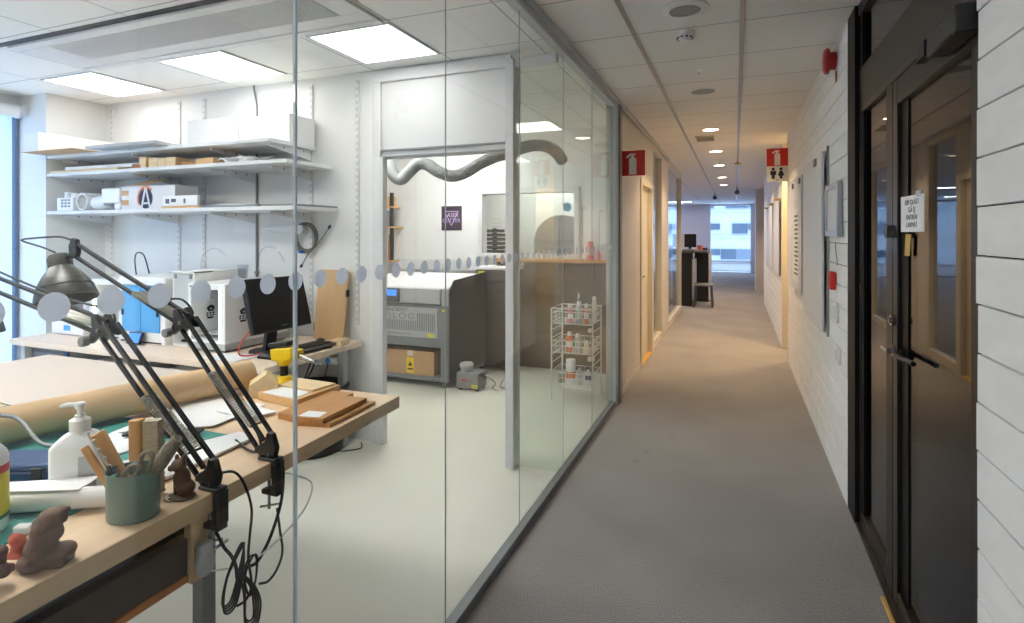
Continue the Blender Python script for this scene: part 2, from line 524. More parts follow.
mat('backroom', rgb(104, 110, 118), 0.8)
mat('tbar', rgb(150, 150, 154), 0.3, 0.6)

# ------------------------------------------------------------------ floors and ceilings
struct('floor', B().box(-1.03, 0.60, -4, 9.4, -.1, 0).box(.60, 1.3, 7.2, 8.5, -.1, 0).box(-9, 3, 9.4, 24.2, -.1, 0).box(-9, -1.03, 7.5, 9.4, -.1, 0), 'carpet')
struct('floor', B().box(-6.1, -1.03, -4, 7.5, -.1, 0), 'vinyl')
struct('floor', B().box(0.60, 3.2, 0.5, 5, -.1, 0), 'vinyl_dark')
struct('ceiling', B().box(-1.04, 3.2, -4, 9.4, H, H + .1).box(-9, 3.2, 9.4, 24.2, H, H + .1).box(-9, -1.04, 7.5, 9.4, H, H + .1), 'ceiling_corridor')
struct('ceiling', B().box(-6.1, -1.04, -4, 7.5, H, H + .1), 'ceiling_workshop')
# wide T-bars of the corridor ceiling
struct('trim_1', B().box(.022, .048, -4, 24, H - .006, H - .0005), 'tbar', bevel=.002)
struct('trim_2', B().box(-.576, -.55, -4, 14, H - .006, H - .0005), 'tbar', bevel=.002)
struct('trim_3', B().box(-.985, -.955, -4, 9.3, H - .03, H - .001), 'frame_grey')

# ------------------------------------------------------------------ workshop walls
struct('wall_back', B().box(-6.1, -2.43, 3.45, 3.56, 0, H), 'wall_white')
struct('wall_back_lintel', B().box(-2.43, -1.33, 3.45, 3.50, 2.066, H), 'panel_white')
struct('trim_4', B().box(-2.40, -1.40, 3.425, 3.449, 2.072, 2.08).box(-2.40, -1.40, 3.43, 3.449, 2.118, 2.130), 'grey_mid')
struct('trim_5', B().box(-2.455, -2.39, 3.425, 3.449, 0, 2.62).box(-2.455, -1.37, 3.425, 3.449, 2.62, 2.70), 'panel_white', bevel=.003)
struct('trim_6', B().box(-2.39, -2.36, 3.415, 3.47, 0, 2.075), 'frame_white', bevel=.003)
struct('trim_7', B().box(-1.388, -1.33, 3.37, 3.47, 0, H - .06).box(-1.33, -1.045, 3.385, 3.425, 2.60, 2.66), 'frame_white', bevel=.004)
struct('wall_left', B().box(-6.1, -5.43, 2.966, 3.45, 0, H).box(-6.1, -5.8, -4, 2.966, 2.6, H).box(-6.1, -5.8, -4, 2.966, 0, .08).box(-6.1, -5.8, -4, -.6, .08, 2.6), 'wall_white')
struct('wall_near', B().box(-6.1, 3.2, -4.1, -4, 0, H), 'wall_white')
# window on the left with dark blue-grey frame
mat('window_frame', rgb(96, 116, 146), 0.4, 0.2)
w = struct('window_8', B().box(-5.835, -5.825, -.58, 2.94, .1, 2.58), 'window_glass')
fb = B()
for y in (-.6, .57, 1.74, 2.934): fb.box(-5.845, -5.80, y, y + .028, .08, 2.6)
fb.box(-5.86, -5.80, -.6, 2.964, .08, .13).box(-5.86, -5.80, -.6, 2.964, 2.55, 2.6)
struct('window_frame', fb, 'window_frame', w)
bl = thing('roller_blind', 'white rolled up roller blind at the top of the left window', 'blind', (-5.72, 2.90, 2.50))
link('blind_cassette', B().cyl((-5.72, -.5, 2.57), (-5.72, 2.90, 2.57), .055, n=20), 'plastic_white', bl)
link('end_cap', B().cyl((-5.72, 2.90, 2.57), (-5.72, 2.925, 2.57), .06, n=20).box(-5.76, -5.68, 2.925, 2.965, 2.54, 2.63), 'frame_white', bl, bevel=.003)

# ------------------------------------------------------------------ laser room and the room behind
struct('wall_laser_room', B().box(-4.5, -2.88, 6.2, 6.3, 0, H).box(-1.66, -1.11, 6.2, 6.3, 1.2, H).box(-2.88, -1.66, 6.2, 6.3, 2.04, H).box(-2.88, -1.66, 6.2, 6.3, 0, 1.25), 'wall_white')
struct('wall_laser_left', B().box(-4.6, -4.5, 3.56, 7.5, 0, H), 'wall_white')
struct('wall_far_room', B().box(-9, -1.11, 7.5, 7.6, 0, H), 'wall_white')
struct('trim_8', B().box(-2.6, -1.115, 6.05, 6.199, 0, 1.2), 'brown_panel')
struct('trim_9', B().box(-2.62, -1.115, 6.0, 6.199, 1.2, 1.235), 'oak', bevel=.004)
w = struct('window_9', B().box(-2.84, -1.70, 6.24, 6.25, 1.29, 2.0), 'pane_glass')
struct('window_frame', B().box(-2.90, -2.84, 6.17, 6.31, 1.24, 2.06).box(-1.70, -1.64, 6.17, 6.31, 1.24, 2.06).box(-2.84, -1.70, 6.17, 6.31, 2.0, 2.06).box(-2.84, -1.70, 6.17, 6.31, 1.24, 1.29), 'frame_white', w, bevel=.004)

# ------------------------------------------------------------------ glass partition along the corridor
GX = -1.01
joints = [-3.9, -2.78, -2.0, -1.23, -.455, .318, 1.091, 1.865, 2.64, 3.41, 4.18, 4.945]
dots = [0.566 + .0886 * k for k in range(-3, 50)]
for k, (a, b) in enumerate(zip(joints, joints[1:])):
    p = struct('window_%d' % (k + 10), B().box(GX - .004, GX + .004, a + .0036, b - .0036, .035, 2.655), 'pane_glass' if b < 3.5 else 'pane_green')
    sw, sd = (.0035, .004) if b < 1.2 else (.0014, .0022)
    seal = struct('edge_seal', B().box(GX - sd, GX + sd, b - sw, b + sw, .035, 2.655), 'seal_pale' if b < 1.2 else 'seal_grey', p, smooth=False)
    for d in dots:
        if a < d < b and d > .3:
            struct('film_dot', B().cyl((GX - .0052, d, 1.403), (GX - .0042, d, 1.403), .0235, n=28), 'dot_film', p)
struct('trim_10', B().box(GX - .028, GX + .028, -4, 4.95, 2.645, H - .012), 'frame_grey', bevel=.004)
struct('trim_11', B().box(GX - .022, GX + .022, -4, 4.95, 0, .042), 'frame_dark_grey', bevel=.003)
# short return pane between the post and the corridor glass
p = struct('window_6', B().box(-1.33, -1.018, 3.393, 3.405, .02, 2.60), 'pane_green')
struct('trim_12', B().box(GX - .035, GX + .035, 4.945, 5.04, 0, H - .012), 'frame_grey', bevel=.004)
struct('trim_13', B().box(GX - .03, GX + .05, 5.04, 5.14, 0, H - .001), 'grey_mid', bevel=.004)

# ------------------------------------------------------------------ corridor, left side beyond the glass
struct('wall_corridor_left', B().box(-1.11, -1.0, 5.14, 6.42, 0, H).box(-1.11, -1.0, 6.43, 7.44, 2.16, H).box(-1.11, -1.0, 8.5, 9.25, 0, H), 'beige_wall', bevel=.003)
struct('baseboard_left', B().box(-1.0, -.99, 5.14, 6.42, 0, .06), 'beige_wall')
d = struct('door_1', B().box(-1.085, -1.045, 6.53, 7.33, .01, 2.09), 'door_cream', bevel=.003)
struct('door_frame', B().box(-1.10, -.985, 6.43, 6.53, 0, 2.16).box(-1.10, -.985, 7.33, 7.44, 0, 2.16).box(-1.10, -.985, 6.53, 7.33, 2.09, 2.16), 'door_cream', d, bevel=.004)
struct('threshold', B().box(-1.05, -.99, 6.53, 7.33, 0, .012), 'threshold_wood', d)
struct('door_lock', B().cyl((-1.045, 6.62, 1.16), (-1.03, 6.62, 1.16), .025).cyl((-1.045, 6.62, 1.02), (-1.03, 6.62, 1.02), .025).bar((-1.03, 6.62, 1.02), (-1.0, 6.62, 1.02), .016).bar((-1.0, 6.61, 1.02), (-1.0, 6.74, 1.02), .014), 'black_metal', d)
for i, (a, b) in enumerate(((7.46, 8.48), (9.27, 11.65))):
    p = struct('window_%d' % (4 + i), B().box(-1.055, -1.045, a + .04, b - .04, .1, 2.62), 'pane_glass')
    struct('window_frame', B().box(-1.09, -1.0, a, a + .045, 0, H - .002).box(-1.09, -1.0, b - .045, b, 0, H - .002).box(-1.09, -1.0, a, b, 0, .1).box(-1.09, -1.0, a, b, 2.62, H - .002), 'door_cream', p, bevel=.004)

# ------------------------------------------------------------------ corridor, right side: painted boards, doors, recess
def plank_wall(name, y0, y1, seed, jag0=False, jag1=False):
    rnd = random.Random(seed)
    b = B()
    pitch = .1255
    z = 1.4665 - pitch * 12
    while z < H - .01:
        za, zb = max(z, 0.0), min(z + pitch - .004, H - .002)
        if zb - za > .01:
            y = y0 + (rnd.uniform(-.004, .005) if jag0 else 0)
            end = y1 + (rnd.uniform(-.006, .004) if jag1 else 0)
            while y < end - .02:
                l = rnd.uniform(1.2, 2.6)
                ye = min(y + l, end)
                if end - ye < .35: ye = end
                dx = rnd.uniform(0, .0025)
                b.box(.577 + dx, .597, y, ye - (.003 if ye < end else 0), za, zb)
                y = ye
        z += pitch
    o = struct(name, b, 'plank_paint', bevel=.0025, seg=2)
    return o
plank_wall('wall_right', -4, 1.79, 3, jag1=True)
plank_wall('wall_right_middle', 3.60, 7.40, 5, jag0=True)
plank_wall('wall_right_far', 8.27, 13.5, 9)
struct('wall_right_core', B().box(.597, .68, -4, 1.79, 0, H).box(.597, .68, 3.60, 7.4, 0, H).box(.597, .68, 8.27, 13.5, 0, H), 'gap_dark')
struct('trim_15', B().box(.572, .70, 7.40, 7.425, 0, H).box(.572, .70, 8.245, 8.27, 0, H), 'door_cream', bevel=.003)
struct('wall_recess', B().box(1.2, 1.3, 7.2, 8.5, 0, H).box(.68, 1.3, 7.3, 7.4, 0, H).box(.68, 1.3, 8.27, 8.37, 0, H), 'beige_wall')
d = struct('door_3', B().box(1.17, 1.199, 7.46, 8.21, .01, 2.08), 'door_cream', bevel=.004)
struct('door_handle', B().cyl((1.17, 7.55, 1.03), (1.12, 7.55, 1.03), .012).cyl((1.125, 7.55, 1.03), (1.125, 7.67, 1.03), .01), 'steel', d)

# dark room behind the double door
struct('wall_dark_room', B().box(3.1, 3.2, .6, 5, 0, H).box(.68, 3.2, .5, .6, 0, H).box(.68, 3.2, 4.9, 5, 0, H), 'backroom')

# double door, dark bronze, full height with a transom light
dx0, dx1 = .575, .66
JAMB = link('jamb', B().box(dx0 + .005, dx1, 3.396, 3.599, 0, H - .002), 'door_deep', None, bevel=.004)
d = struct('door_2', B()
    .box(dx0 + .02, dx1, 1.79, 1.815, 0, H - .002)            # near jamb
    .box(dx0 + .025, dx1, 1.815, 3.395, 2.145, 2.375)           # transom rail
    .box(dx0 + .02, dx1, 1.86, 3.395, 2.655, H - .002)       # head
    .box(dx0 + .02, dx1, 1.86, 3.395, 0, .02), 'door_black', bevel=.004)
JAMB.parent = d
struct('door_leaf', B().box(.60, .645, 3.36, 3.393, .02, 2.143).box(.60, .645, 2.727, 2.83, .02, 2.143).box(.60, .645, 2.83, 3.36, .02, .09), 'door_black', d, bevel=.004)
struct('door_leaf', B().box(.60, .645, 2.655, 2.722, .02, 2.138).box(.60, .645, 1.82, 1.90, .02, 2.138).box(.60, .645, 1.90, 2.655, 2.04, 2.138).box(.60, .645, 1.90, 2.655, .02, .09), 'door_black', d, bevel=.004)
struct('door_glass', B().box(.618, .628, 2.83, 3.36, .09, 2.143), 'door_glass', d)
struct('door_glass', B().box(.618, .628, 1.90, 2.655, .09, 2.04), 'door_glass', d)
struct('transom_glass', B().box(.618, .628, 1.82, 3.395, 2.375, 2.655), 'door_glass', d)
struct('glazing_bead', B().box(.604, .617, 3.31, 3.36, .09, 2.143).box(.613, .617, 2.555, 2.655, .09, 2.04).box(.604, .617, 3.335, 3.395, 2.375, 2.655), 'door_deep', d)
struct('sill_strip', B().box(.562, .580, 1.8, 2.75, 0, .010), 'threshold_wood', d, bevel=.003)
struct('sill', B().box(.581, .66, 1.86, 3.395, 0, .018), 'door_black', d, bevel=.003)
struct('lock_cylinder', B().cyl((.60, 2.69, 1.17), (.585, 2.69, 1.17), .024, n=20).cyl((.585, 2.69, 1.17), (.578, 2.69, 1.17), .012, n=14), 'steel', d)
struct('lock_cylinder', B().cyl((.60, 2.70, 1.53), (.57, 2.70, 1.53), .026, n=20), 'grey_machine_dark', d)
struct('door_handle', B().cyl((.60, 2.69, 1.045), (.592, 2.69, 1.045), .024, n=20).cyl((.60, 2.69, 1.045), (.571, 2.69, 1.045), .009, n=12).tube([(.576, 2.685, 1.045), (.573, 2.71, 1.045), (.573, 2.765, 1.046)], .009, 10), 'steel', d)
struct('door_handle', B().cyl((.607, 2.60, 1.05), (.598, 2.60, 1.05), .02, n=18).cyl((.60, 2.60, 1.05), (.58, 2.60, 1.05), .008, n=12).tube([(.582, 2.605, 1.05), (.58, 2.52, 1.05), (.582, 2.46, 1.056), (.584, 2.37, 1.06)], .009, 10), 'black_metal', d)
struct('hinge_plate', B().box(.597, .602, 3.345, 3.375, 1.27, 1.34), 'steel', d)
# door operator above the near leaf
c = thing('door_closer', 'dark boxy door operator above the glass double door', 'door closer', (.57, 1.95, 2.055))
link('housing', B().box(.54, .5985, 1.83, 2.06, 2.055, 2.115), 'black_metal', c, bevel=.006)
link('end_cap', B().box(.536, .5985, 1.80, 1.83, 2.05, 2.125), 'black_plastic', c, bevel=.004)
link('arm', B().prism([(0, 0), (.10, 0), (.10, .05)], 0, .03, Matrix.Translation((.575, 2.20, 2.075)) @ Matrix.Rotation(-PI / 2, 4, 'Z') @ Matrix.Rotation(PI / 2, 4, 'X')).bar((.57, 2.12, 2.085), (.565, 2.05, 2.085), .012), 'black_plastic', c)

# ------------------------------------------------------------------ the far open office area
struct('wall_far', B().box(-9, -4.2, 24, 24.2, 0, .05).box(-9, 3, 24, 24.2, 2.70, H).box(-2.08, -.99, 24, 24.2, 0, H).box(.61, 3, 24, 24.2, 0, H).box(-4.6, -4.2, 24, 24.2, 0, H).box(-9, -8.4, 24, 24.2, 0, H), 'pink_wall')
struct('wall_far_right', B().box(.9, 1.0, 13.5, 24, 0, H).box(.68, .9, 13.4, 13.5, 0, H), 'pink_wall')
p = struct('window_7', B().box(-9.06, -9.05, 9.5, 16, .4, 2.62).box(-9.06, -9.05, 16.5, 23, .4, 2.62), 'window_glass')  # unseen side windows, added to bring daylight into the far office
struct('window_frame', B().box(-9.09, -9.0, 9.5, 9.56, .4, 2.62).box(-9.09, -9.0, 12.7, 12.76, .4, 2.62).box(-9.09, -9.0, 19.7, 19.76, .4, 2.62), 'frame_white', p)
struct('wall_far_column', B().box(.50, .9, 16.3, 17.0, 0, H), 'beige_wall')
struct('wall_far_left', B().box(-9.1, -9, 7.5, 9.5, 0, H).box(-9.1, -9, 23, 24.2, 0, H).box(-9.1, -9, 9.5, 23, 2.62, H).box(-9.1, -9, 9.5, 23, 0, .4).box(-9.1, -9, 16, 16.5, .4, 2.62), 'pink_wall')
for k, (a, b) in enumerate(((-8.4, -4.6), (-4.2, -2.08), (-.99, .61))):  # the first, widest window is added to let more daylight in
    p = struct('window_%d' % (1 + k), B().box(a + .05, b - .05, 24.05, 24.06, .45, 2.66), 'window_glass')
    struct('window_frame', B().box(a, a + .06, 24.0, 24.1, 0, 2.7).box(b - .06, b, 24.0, 24.1, 0, 2.7).box(a, b, 24, 24.1, 2.64, 2.7).box(a, b, 24, 24.1, .38, .45), 'frame_white', p)
    rb = B()
    n = int((b - a) / .06)
    for i in range(n):
        x = a + .05 + i * (b - a - .1) / n
        rb.box(x, x + .03, 23.93, 23.98, .06, .36)
    rb.box(a + .02, b - .02, 23.94, 23.97, .04, .07).box(a + .02, b - .02, 23.94, 23.97, .34, .37)
    tag(link('radiator', rb, 'frame_white', None, ((a + b) / 2, 23.95, .04)), ['white finned radiator under the widest, added far window', 'white finned radiator under the far window behind the copier', 'white finned radiator under the far window at the corridor end'][k], 'radiator', 'radiators under the far windows')

# ------------------------------------------------------------------ buildings outside the windows
bd = thing('office_building', 'pale office block with white bands and blue window rows beyond the far windows', 'building', (-4, 80, -24))
link('wall', B().box(-30, 26, 80, 92, -24, 26), 'facade_white', bd, smooth=False)
rnd = random.Random(4)
for k in range(7):
    z = -8.6 + 3.4 * k
    x = -19.0
    while x < 10:
        wd = rnd.choice((1.4, 2.0, 2.8))
        r = rnd.random()
        h = 1.3 if r < .7 else .8
        link('window', B().box(x, x + wd - .12, 79.8, 80.1, z + 1.3 - h, z + 1.3), 'facade_glass' if r < .5 else 'facade_glass_deep', bd, smooth=False)
        x += wd
        if rnd.random() < .16: x += rnd.choice((1.4, 2.8))
    link('ledge', B().box(-30, 26, 79.75, 80, z - .5, z - .3), 'facade_white', bd, smooth=False)
bd = thing('glass_building', 'bluish office block seen through the left workshop window', 'building', (-36, 14, -20))
link('wall', B().box(-42, -30, -30, 60, -20, 30), 'facade_pale', bd, smooth=False)
for k in range(6):
    for i in range(9):
        link('window', B().box(-30.1, -29.9, -8 + i * 4.1, -4.2 + i * 4.1, -8 + k * 3.1, -5.7 + k * 3.1), 'facade_glass', bd, smooth=False)

# ================================================================== CEILING FIXTURES
def panel_light(x0, y0, label, lens='lens_white'):
    t = thing('ceiling_light', label, 'ceiling light', (x0 + .29, y0 + .3, H - .03), 0, 'square light panels in the workshop ceiling')
    link('frame', B().box(x0, x0 + .59, y0, y0 + .016, H - .012, H - .001).box(x0, x0 + .59, y0 + .574, y0 + .59, H - .012, H - .001)
         .box(x0, x0 + .016, y0 + .016, y0 + .574, H - .012, H - .001).box(x0 + .574, x0 + .59, y0 + .016, y0 + .574, H - .012, H - .001), 'frame_white', t)
    link('diffuser', B().box(x0 + .017, x0 + .573, y0 + .017, y0 + .573, H - .009, H - .002), lens, t, smooth=False)
for x, lab in ((-4.98, 'glowing square ceiling panel nearest the left window'), (-3.69, 'middle glowing square ceiling panel beside the long air grille'), (-2.40, 'glowing square ceiling panel nearest the glass partition')):
    panel_light(x, 2.68, lab)
for x in (-4.98, -3.69, -2.40):
    for y in (.6, -1.9):
        panel_light(x, y, 'square light panel in the workshop ceiling nearer the viewer', 'lens_rear')
panel_light(-3.2, 3.85, 'square light panel in the laser room ceiling near the doorway', 'lens_rear')
panel_light(-3.2, 5.2, 'square light panel in the laser room ceiling over the machine', 'lens_rear')
panel_light(-2.6, 6.55, 'added light panel brightening the room behind the interior window', 'lens_rear')  # extra panel, added to brighten the room behind the window
def long_light(x, y, lab):
    t = thing('ceiling_light', lab, 'ceiling light', (x, y, H - .03), 0, 'long light panels in the far open office')
    link('frame', B().box(x - .62, x + .62, y - .16, y - .14, H - .014, H - .001).box(x - .62, x + .62, y + .14, y + .16, H - .014, H - .001), 'frame_white', t)
    link('diffuser', B().box(x - .60, x + .60, y - .139, y + .139, H - .01, H - .002), 'lens_rear', t, smooth=False)
long_light(-2.15, 21.8, 'long lit ceiling panel far away by the end wall of the open office')
long_light(-3.4, 17.5, 'long lit ceiling panel added to brighten the open office, middle row')  # this and the three below are added to brighten the office
long_light(-5.6, 21.8, 'long lit ceiling panel added to brighten the far left corner of the open office')
long_light(-5.6, 17.5, 'long lit ceiling panel added to brighten the left half of the open office')
long_light(-3.4, 12.5, 'long lit ceiling panel added to brighten the open office, nearest row')

t = thing('air_supply_beam', 'long white ceiling air unit with a perforated grille and black side slot', 'air vent', (-3.0, 2.37, H - .03))
link('housing', B().box(-4.30, -1.83, 2.13, 2.20, H - .02, H - .001).box(-4.30, -1.83, 2.47, 2.655, H - .02, H - .001).box(-4.30, -4.02, 2.20, 2.47, H - .02, H - .001).box(-1.98, -1.83, 2.20, 2.47, H - .02, H - .001), 'panel_white', t, bevel=.003)
link('edge_trim', B().box(-4.30, -1.83, 2.585, 2.60, H - .026, H - .0195), 'frame_white', t)
link('side_slot', B().box(-4.36, -1.83, 2.085, 2.13, H - .004, H - .001), 'black_plastic', t)
g = B()
n = 96
for i in range(n):
    x = -4.018 + i * 2.036 / n
    g.box(x, x + .0115, 2.20, 2.47, H - .019, H - .014)
link('grille', g, 'panel_white', t, smooth=False)
link('grille_backing', B().box(-4.02, -1.98, 2.20, 2.47, H - .004, H - .001), 'ink', t)

def downlight(y, lab, x=-.262, r=.085):
    t = thing('downlight', lab, 'downlight', (x, y, H - .02), 0, 'round warm downlights along the corridor')
    link('ring', B().lathe([(r, -.001), (r + .018, -.001), (r + .018, -.006), (r, -.010)], (x, y, H)), 'frame_white', t)
    link('lens', B().cyl((x, y, H - .007), (x, y, H - .003), r, n=28), 'lens_warm', t)
dl_lab = ['round lit downlight nearest the viewer, just before the square vent', 'second lit round downlight, just past the square vent', 'third lit round downlight along the corridor ceiling', 'fourth lit round downlight along the corridor ceiling', 'fifth lit round downlight, the farthest in the corridor row']
for y, lab in zip((6.79, 8.61, 10.38, 12.6, 14.6), dl_lab):
    downlight(y, lab)
downlight(7.85, 'lit round downlight in the doorway recess on the right', x=.93, r=.06)
for k, (x, y) in enumerate(((-2.2, 13.0), (-2.4, 16.2))):
    downlight(y, ['lit round downlight over the far open office, nearer one', 'lit round downlight over the far open office, farther one'][k], x=x)
t = thing('ceiling_downlight', 'large round unlit ceiling light with white rim, nearest on the corridor ceiling', 'ceiling light', (-.248, 3.10, H - .02))
link('rim', B().lathe([(.082, -.001), (.118, -.001), (.118, -.008), (.09, -.02), (.082, -.018)], (-.248, 3.10, H), 36), 'panel_white', t)
link('lens', B().cyl((-.248, 3.10, H - .014), (-.248, 3.10, H - .003), .082, n=32), 'grille_grey', t)
t = thing('ceiling_downlight', 'flat round unlit grey ceiling light behind the corridor sprinkler', 'ceiling light', (-.253, 4.96, H - .01))
link('rim', B().lathe([(.095, -.001), (.106, -.001), (.106, -.005), (.095, -.007)], (-.253, 4.96, H), 32), 'panel_white', t)
link('lens', B().cyl((-.253, 4.96, H - .006), (-.253, 4.96, H - .002), .095, n=32), 'grey_mid', t)
t = thing('smoke_detector', 'white round smoke detector hanging under the corridor ceiling', 'smoke detector', (-.278, 3.47, H - .06))
link('base', B().lathe([(.001, -.001), (.052, -.001), (.052, -.016), (.048, -.02), (.001, -.02)], (-.278, 3.47, H)), 'plastic_white', t)
link('sensor_head', B().lathe([(.045, -.02), (.047, -.034), (.034, -.046), (.028, -.055), (.001, -.057)], (-.278, 3.47, H)), 'plastic_white', t)
sl = B()
for i in range(10):
    a = 2 * PI * i / 10
    sl.cbox((-.278 + .043 * math.cos(a), 3.47 + .043 * math.sin(a), H - .038), (.012, .012, .006), (0, 0, a))
link('sensor_slot', sl, 'ink', t)
def sprinkler(x, y, lab):
    t = thing('sprinkler', lab, 'sprinkler', (x, y, H - .05), 0, 'ceiling sprinklers')
    link('escutcheon', B().lathe([(.001, -.001), (.036, -.001), (.03, -.008), (.012, -.012), (.001, -.012)], (x, y, H)), 'plastic_white', t)
    link('nozzle', B().cyl((x, y, H - .012), (x, y, H - .028), .008, n=12).bar((x - .012, y, H - .026), (x - .006, y, H - .05), .003).bar((x + .012, y, H - .026), (x + .006, y, H - .05), .003), 'frame_white', t)
    link('deflector', B().cyl((x, y, H - .05), (x, y, H - .053), .014, n=16), 'frame_white', t)
sprinkler(-.249, 4.34, 'white sprinkler head between the two round discs of the corridor ceiling')
sprinkler(-.26, 9.5, 'small white sprinkler head between two warm downlights far down the corridor')
sprinkler(-3.62, 1.62, 'white sprinkler head in the workshop ceiling before the air unit')
t = thing('ceiling_vent', 'square beige vent plate between the first two corridor downlights', 'air vent', (-.342, 7.4, H - .02))
link('plate', B().box(-.46, -.24, 7.22, 7.6, H - .012, H - .001), 'beige_wall', t, bevel=.004)
vb = B()
for i in range(7): vb.box(-.45, -.25, 7.25 + i * .05, 7.27 + i * .05, H - .016, H - .0115)
link('slat', vb, 'grille_grey', t)
t = thing('ceiling_sensor', 'small brass coloured sensor on the bright ceiling bar near the red sign', 'sensor', (.035, 9.9, H - .05))
link('stem', B().cyl((.035, 9.9, H), (.035, 9.9, H - .03), .012, n=12), 'brass', t)
link('head', B().lathe([(.03, -.03), (.055, -.04), (.05, -.06), (.001, -.064)], (.035, 9.9, H)), 'brass', t)
for k, (x, y) in enumerate(((-.563, 17.5), (.035, 15.5))):
    t = thing('ceiling_spotlight', ['small dark round spotlight hanging far away under the left ceiling bar', 'small dark round spotlight hanging far away under the right ceiling bar'][k], 'spotlight', (x, y, H - .15), 0, 'small dark spotlights at the end of the ceiling bars')
    link('stem', B().cyl((x, y, H), (x, y, H - .08), .012, n=10), 'grey_machine_dark', t)
    link('head', B().ell((x, y, H - .13), (.06, .06, .06)), 'grey_machine_dark', t)

# ================================================================== WALL SHELVES of the workshop
STD_X = [-5.32, -4.457, -4.16, -3.028, -2.60]
lab = ['slotted white shelf rail at the left corner', 'slotted white shelf rail left of the dark conduit, farther one', 'slotted white shelf rail nearer the dark conduit on its left', 'slotted white shelf rail just left of the leaning plywood board', 'slotted white shelf rail beside the doorway, right of the shelves']
for x, l in zip(STD_X, lab):
    t = thing('shelf_rail', l, 'shelf rail', (x, 3.45, .9), 0, 'slotted shelf rails on the back wall')
    link('channel', B().box(x - .014, x + .014, 3.435, 3.4495, .85, 2.66), 'shelf_white', t, bevel=.002)
    s = B()
    for i in range(36): s.box(x - .009, x - .003, 3.4345, 3.4352, .88 + i * .05, .905 + i * .05).box(x + .003, x + .009, 3.4345, 3.4352, .88 + i * .05, .905 + i * .05)
    link('slot', s, 'grey_light', t, smooth=False)
t = thing('wall_conduit', 'thin dark vertical conduit on the wall behind the shelves', 'conduit', (-3.574, 3.44, .75))
link('pipe', B().cyl((-3.574, 3.438, .76), (-3.574, 3.438, 2.45), .009, n=10).tube([(-3.574, 3.438, 2.45), (-3.574, 3.438, 2.55), (-3.60, 3.435, 2.68), (-3.60, 3.435, H)], .006, 8, 4), 'frame_dark_grey', t)
link('clip', B().box(-3.59, -3.558, 3.428, 3.4495, 1.2, 1.22).box(-3.59, -3.558, 3.428, 3.4495, 2.3, 2.32), 'grey_mid', t)

def shelf(z, x1, lab, y0=2.965, gaps=()):
    t = thing('wall_shelf', lab, 'shelf', (-4.1, 3.2, z), 0, 'long white shelves on the back wall')
    xs = [-5.42] + list(gaps) + [x1]
    for a, b in zip(xs, xs[1:]):
        link('board', B().box(a + .002, b - .002, y0, 3.434, z - .026, z), 'shelf_white', t, bevel=.003)
    for x in (-5.32, -4.457, -3.60, -3.028):
        b = B().prism([(0, 0), (.40, 0), (.40, -.018), (0, -.075)], -.006, .006, plane_M((x, 3.434, z - .028), (0, -1, 0), (0, 0, 1)))
        br = link('bracket', b, 'shelf_white', t, bevel=.001)
        sc = B()
        for q in (.08, .18, .28): sc.cyl((x + .006, 3.434 - q, z - .042), (x + .0075, 3.434 - q, z - .042), .006, n=10)
        link('screw_hole', sc, 'ink', br)
shelf(2.184, -2.97, 'topmost long white wall shelf, holding the large white boxes', gaps=(-4.40,))
shelf(2.031, -2.815, 'middle long white wall shelf, holding flat sheets and wood scraps', gaps=(-4.40,))
shelf(1.712, -2.755, 'lowest long white wall shelf, holding the carton with the orange emblem', gaps=(-4.05,))

def carton(name, x0, x1, y0, y1, z, h, m, lab, cat='box', group=None, rz=0.0, lid=True):
    c = ((x0 + x1) / 2, (y0 + y1) / 2, z)
    t = thing(name, lab, cat, c, rz, group)
    M = Matrix.Translation(c) @ Matrix.Rotation(rz, 4, 'Z')
    w, d = (x1 - x0) / 2, (y1 - y0) / 2
    link('body', B().box(-w, w, -d, d, 0, h * (.82 if lid else 1), M), m, t, bevel=.003)
    if lid: link('lid', B().box(-w - .004, w + .004, -d - .004, d + .004, h * .82, h, M), m, t, bevel=.003)
    return t
carton('archive_box', -5.42, -5.225, 2.80, 3.42, 2.187, .158, 'plastic_white', 'long low white box jutting over the left end of the top shelf', lid=False)
solo('cardboard_sheet', B().box(-5.422, -4.76, 2.78, 3.40, 2.1845, 2.1862), 'cardboard', 'brown cardboard sheet under the long white box on the top shelf', 'cardboard', (-5.1, 2.9, 2.1845))
S = B().sheet([(-4.74, 2.86, 2.187), (-3.95, 2.86, 2.187), (-4.05, 3.36, 2.187), (-4.66, 3.36, 2.187)], .022, 4)
solo('sheet_stack', S, 'grey_light', 'low grey stack of sheets on the top shelf left of the white boxes', 'sheets', (-4.35, 3.1, 2.187))
solo('sheet_stack', B().sheet([(-4.72, 2.98, 2.2095), (-4.3, 2.98, 2.2095), (-4.2, 3.30, 2.2095), (-4.60, 3.30, 2.2095)], .016, 3), 'cardboard', 'thin brown sheets lying on the grey stack on the top shelf', 'sheets', (-4.4, 3.1, 2.2095))
carton('white_box', -4.02, -3.48, 3.17, 3.43, 2.186, .222, 'panel_white', 'plain white box on the top shelf, left of the pair', group='large white boxes on the top shelf', lid=False)
carton('white_box', -3.47, -2.985, 3.17, 3.43, 2.186, .206, 'plastic_white', 'plain white box at the right end of the top shelf', group='large white boxes on the top shelf', lid=False)
solo('paper_slip', B().cbox((-3.10, 3.27, 2.395), (.14, .12, .004)), 'label_yellow', 'pale yellow slip on the right white box', 'paper', (-3.10, 3.27, 2.3925))
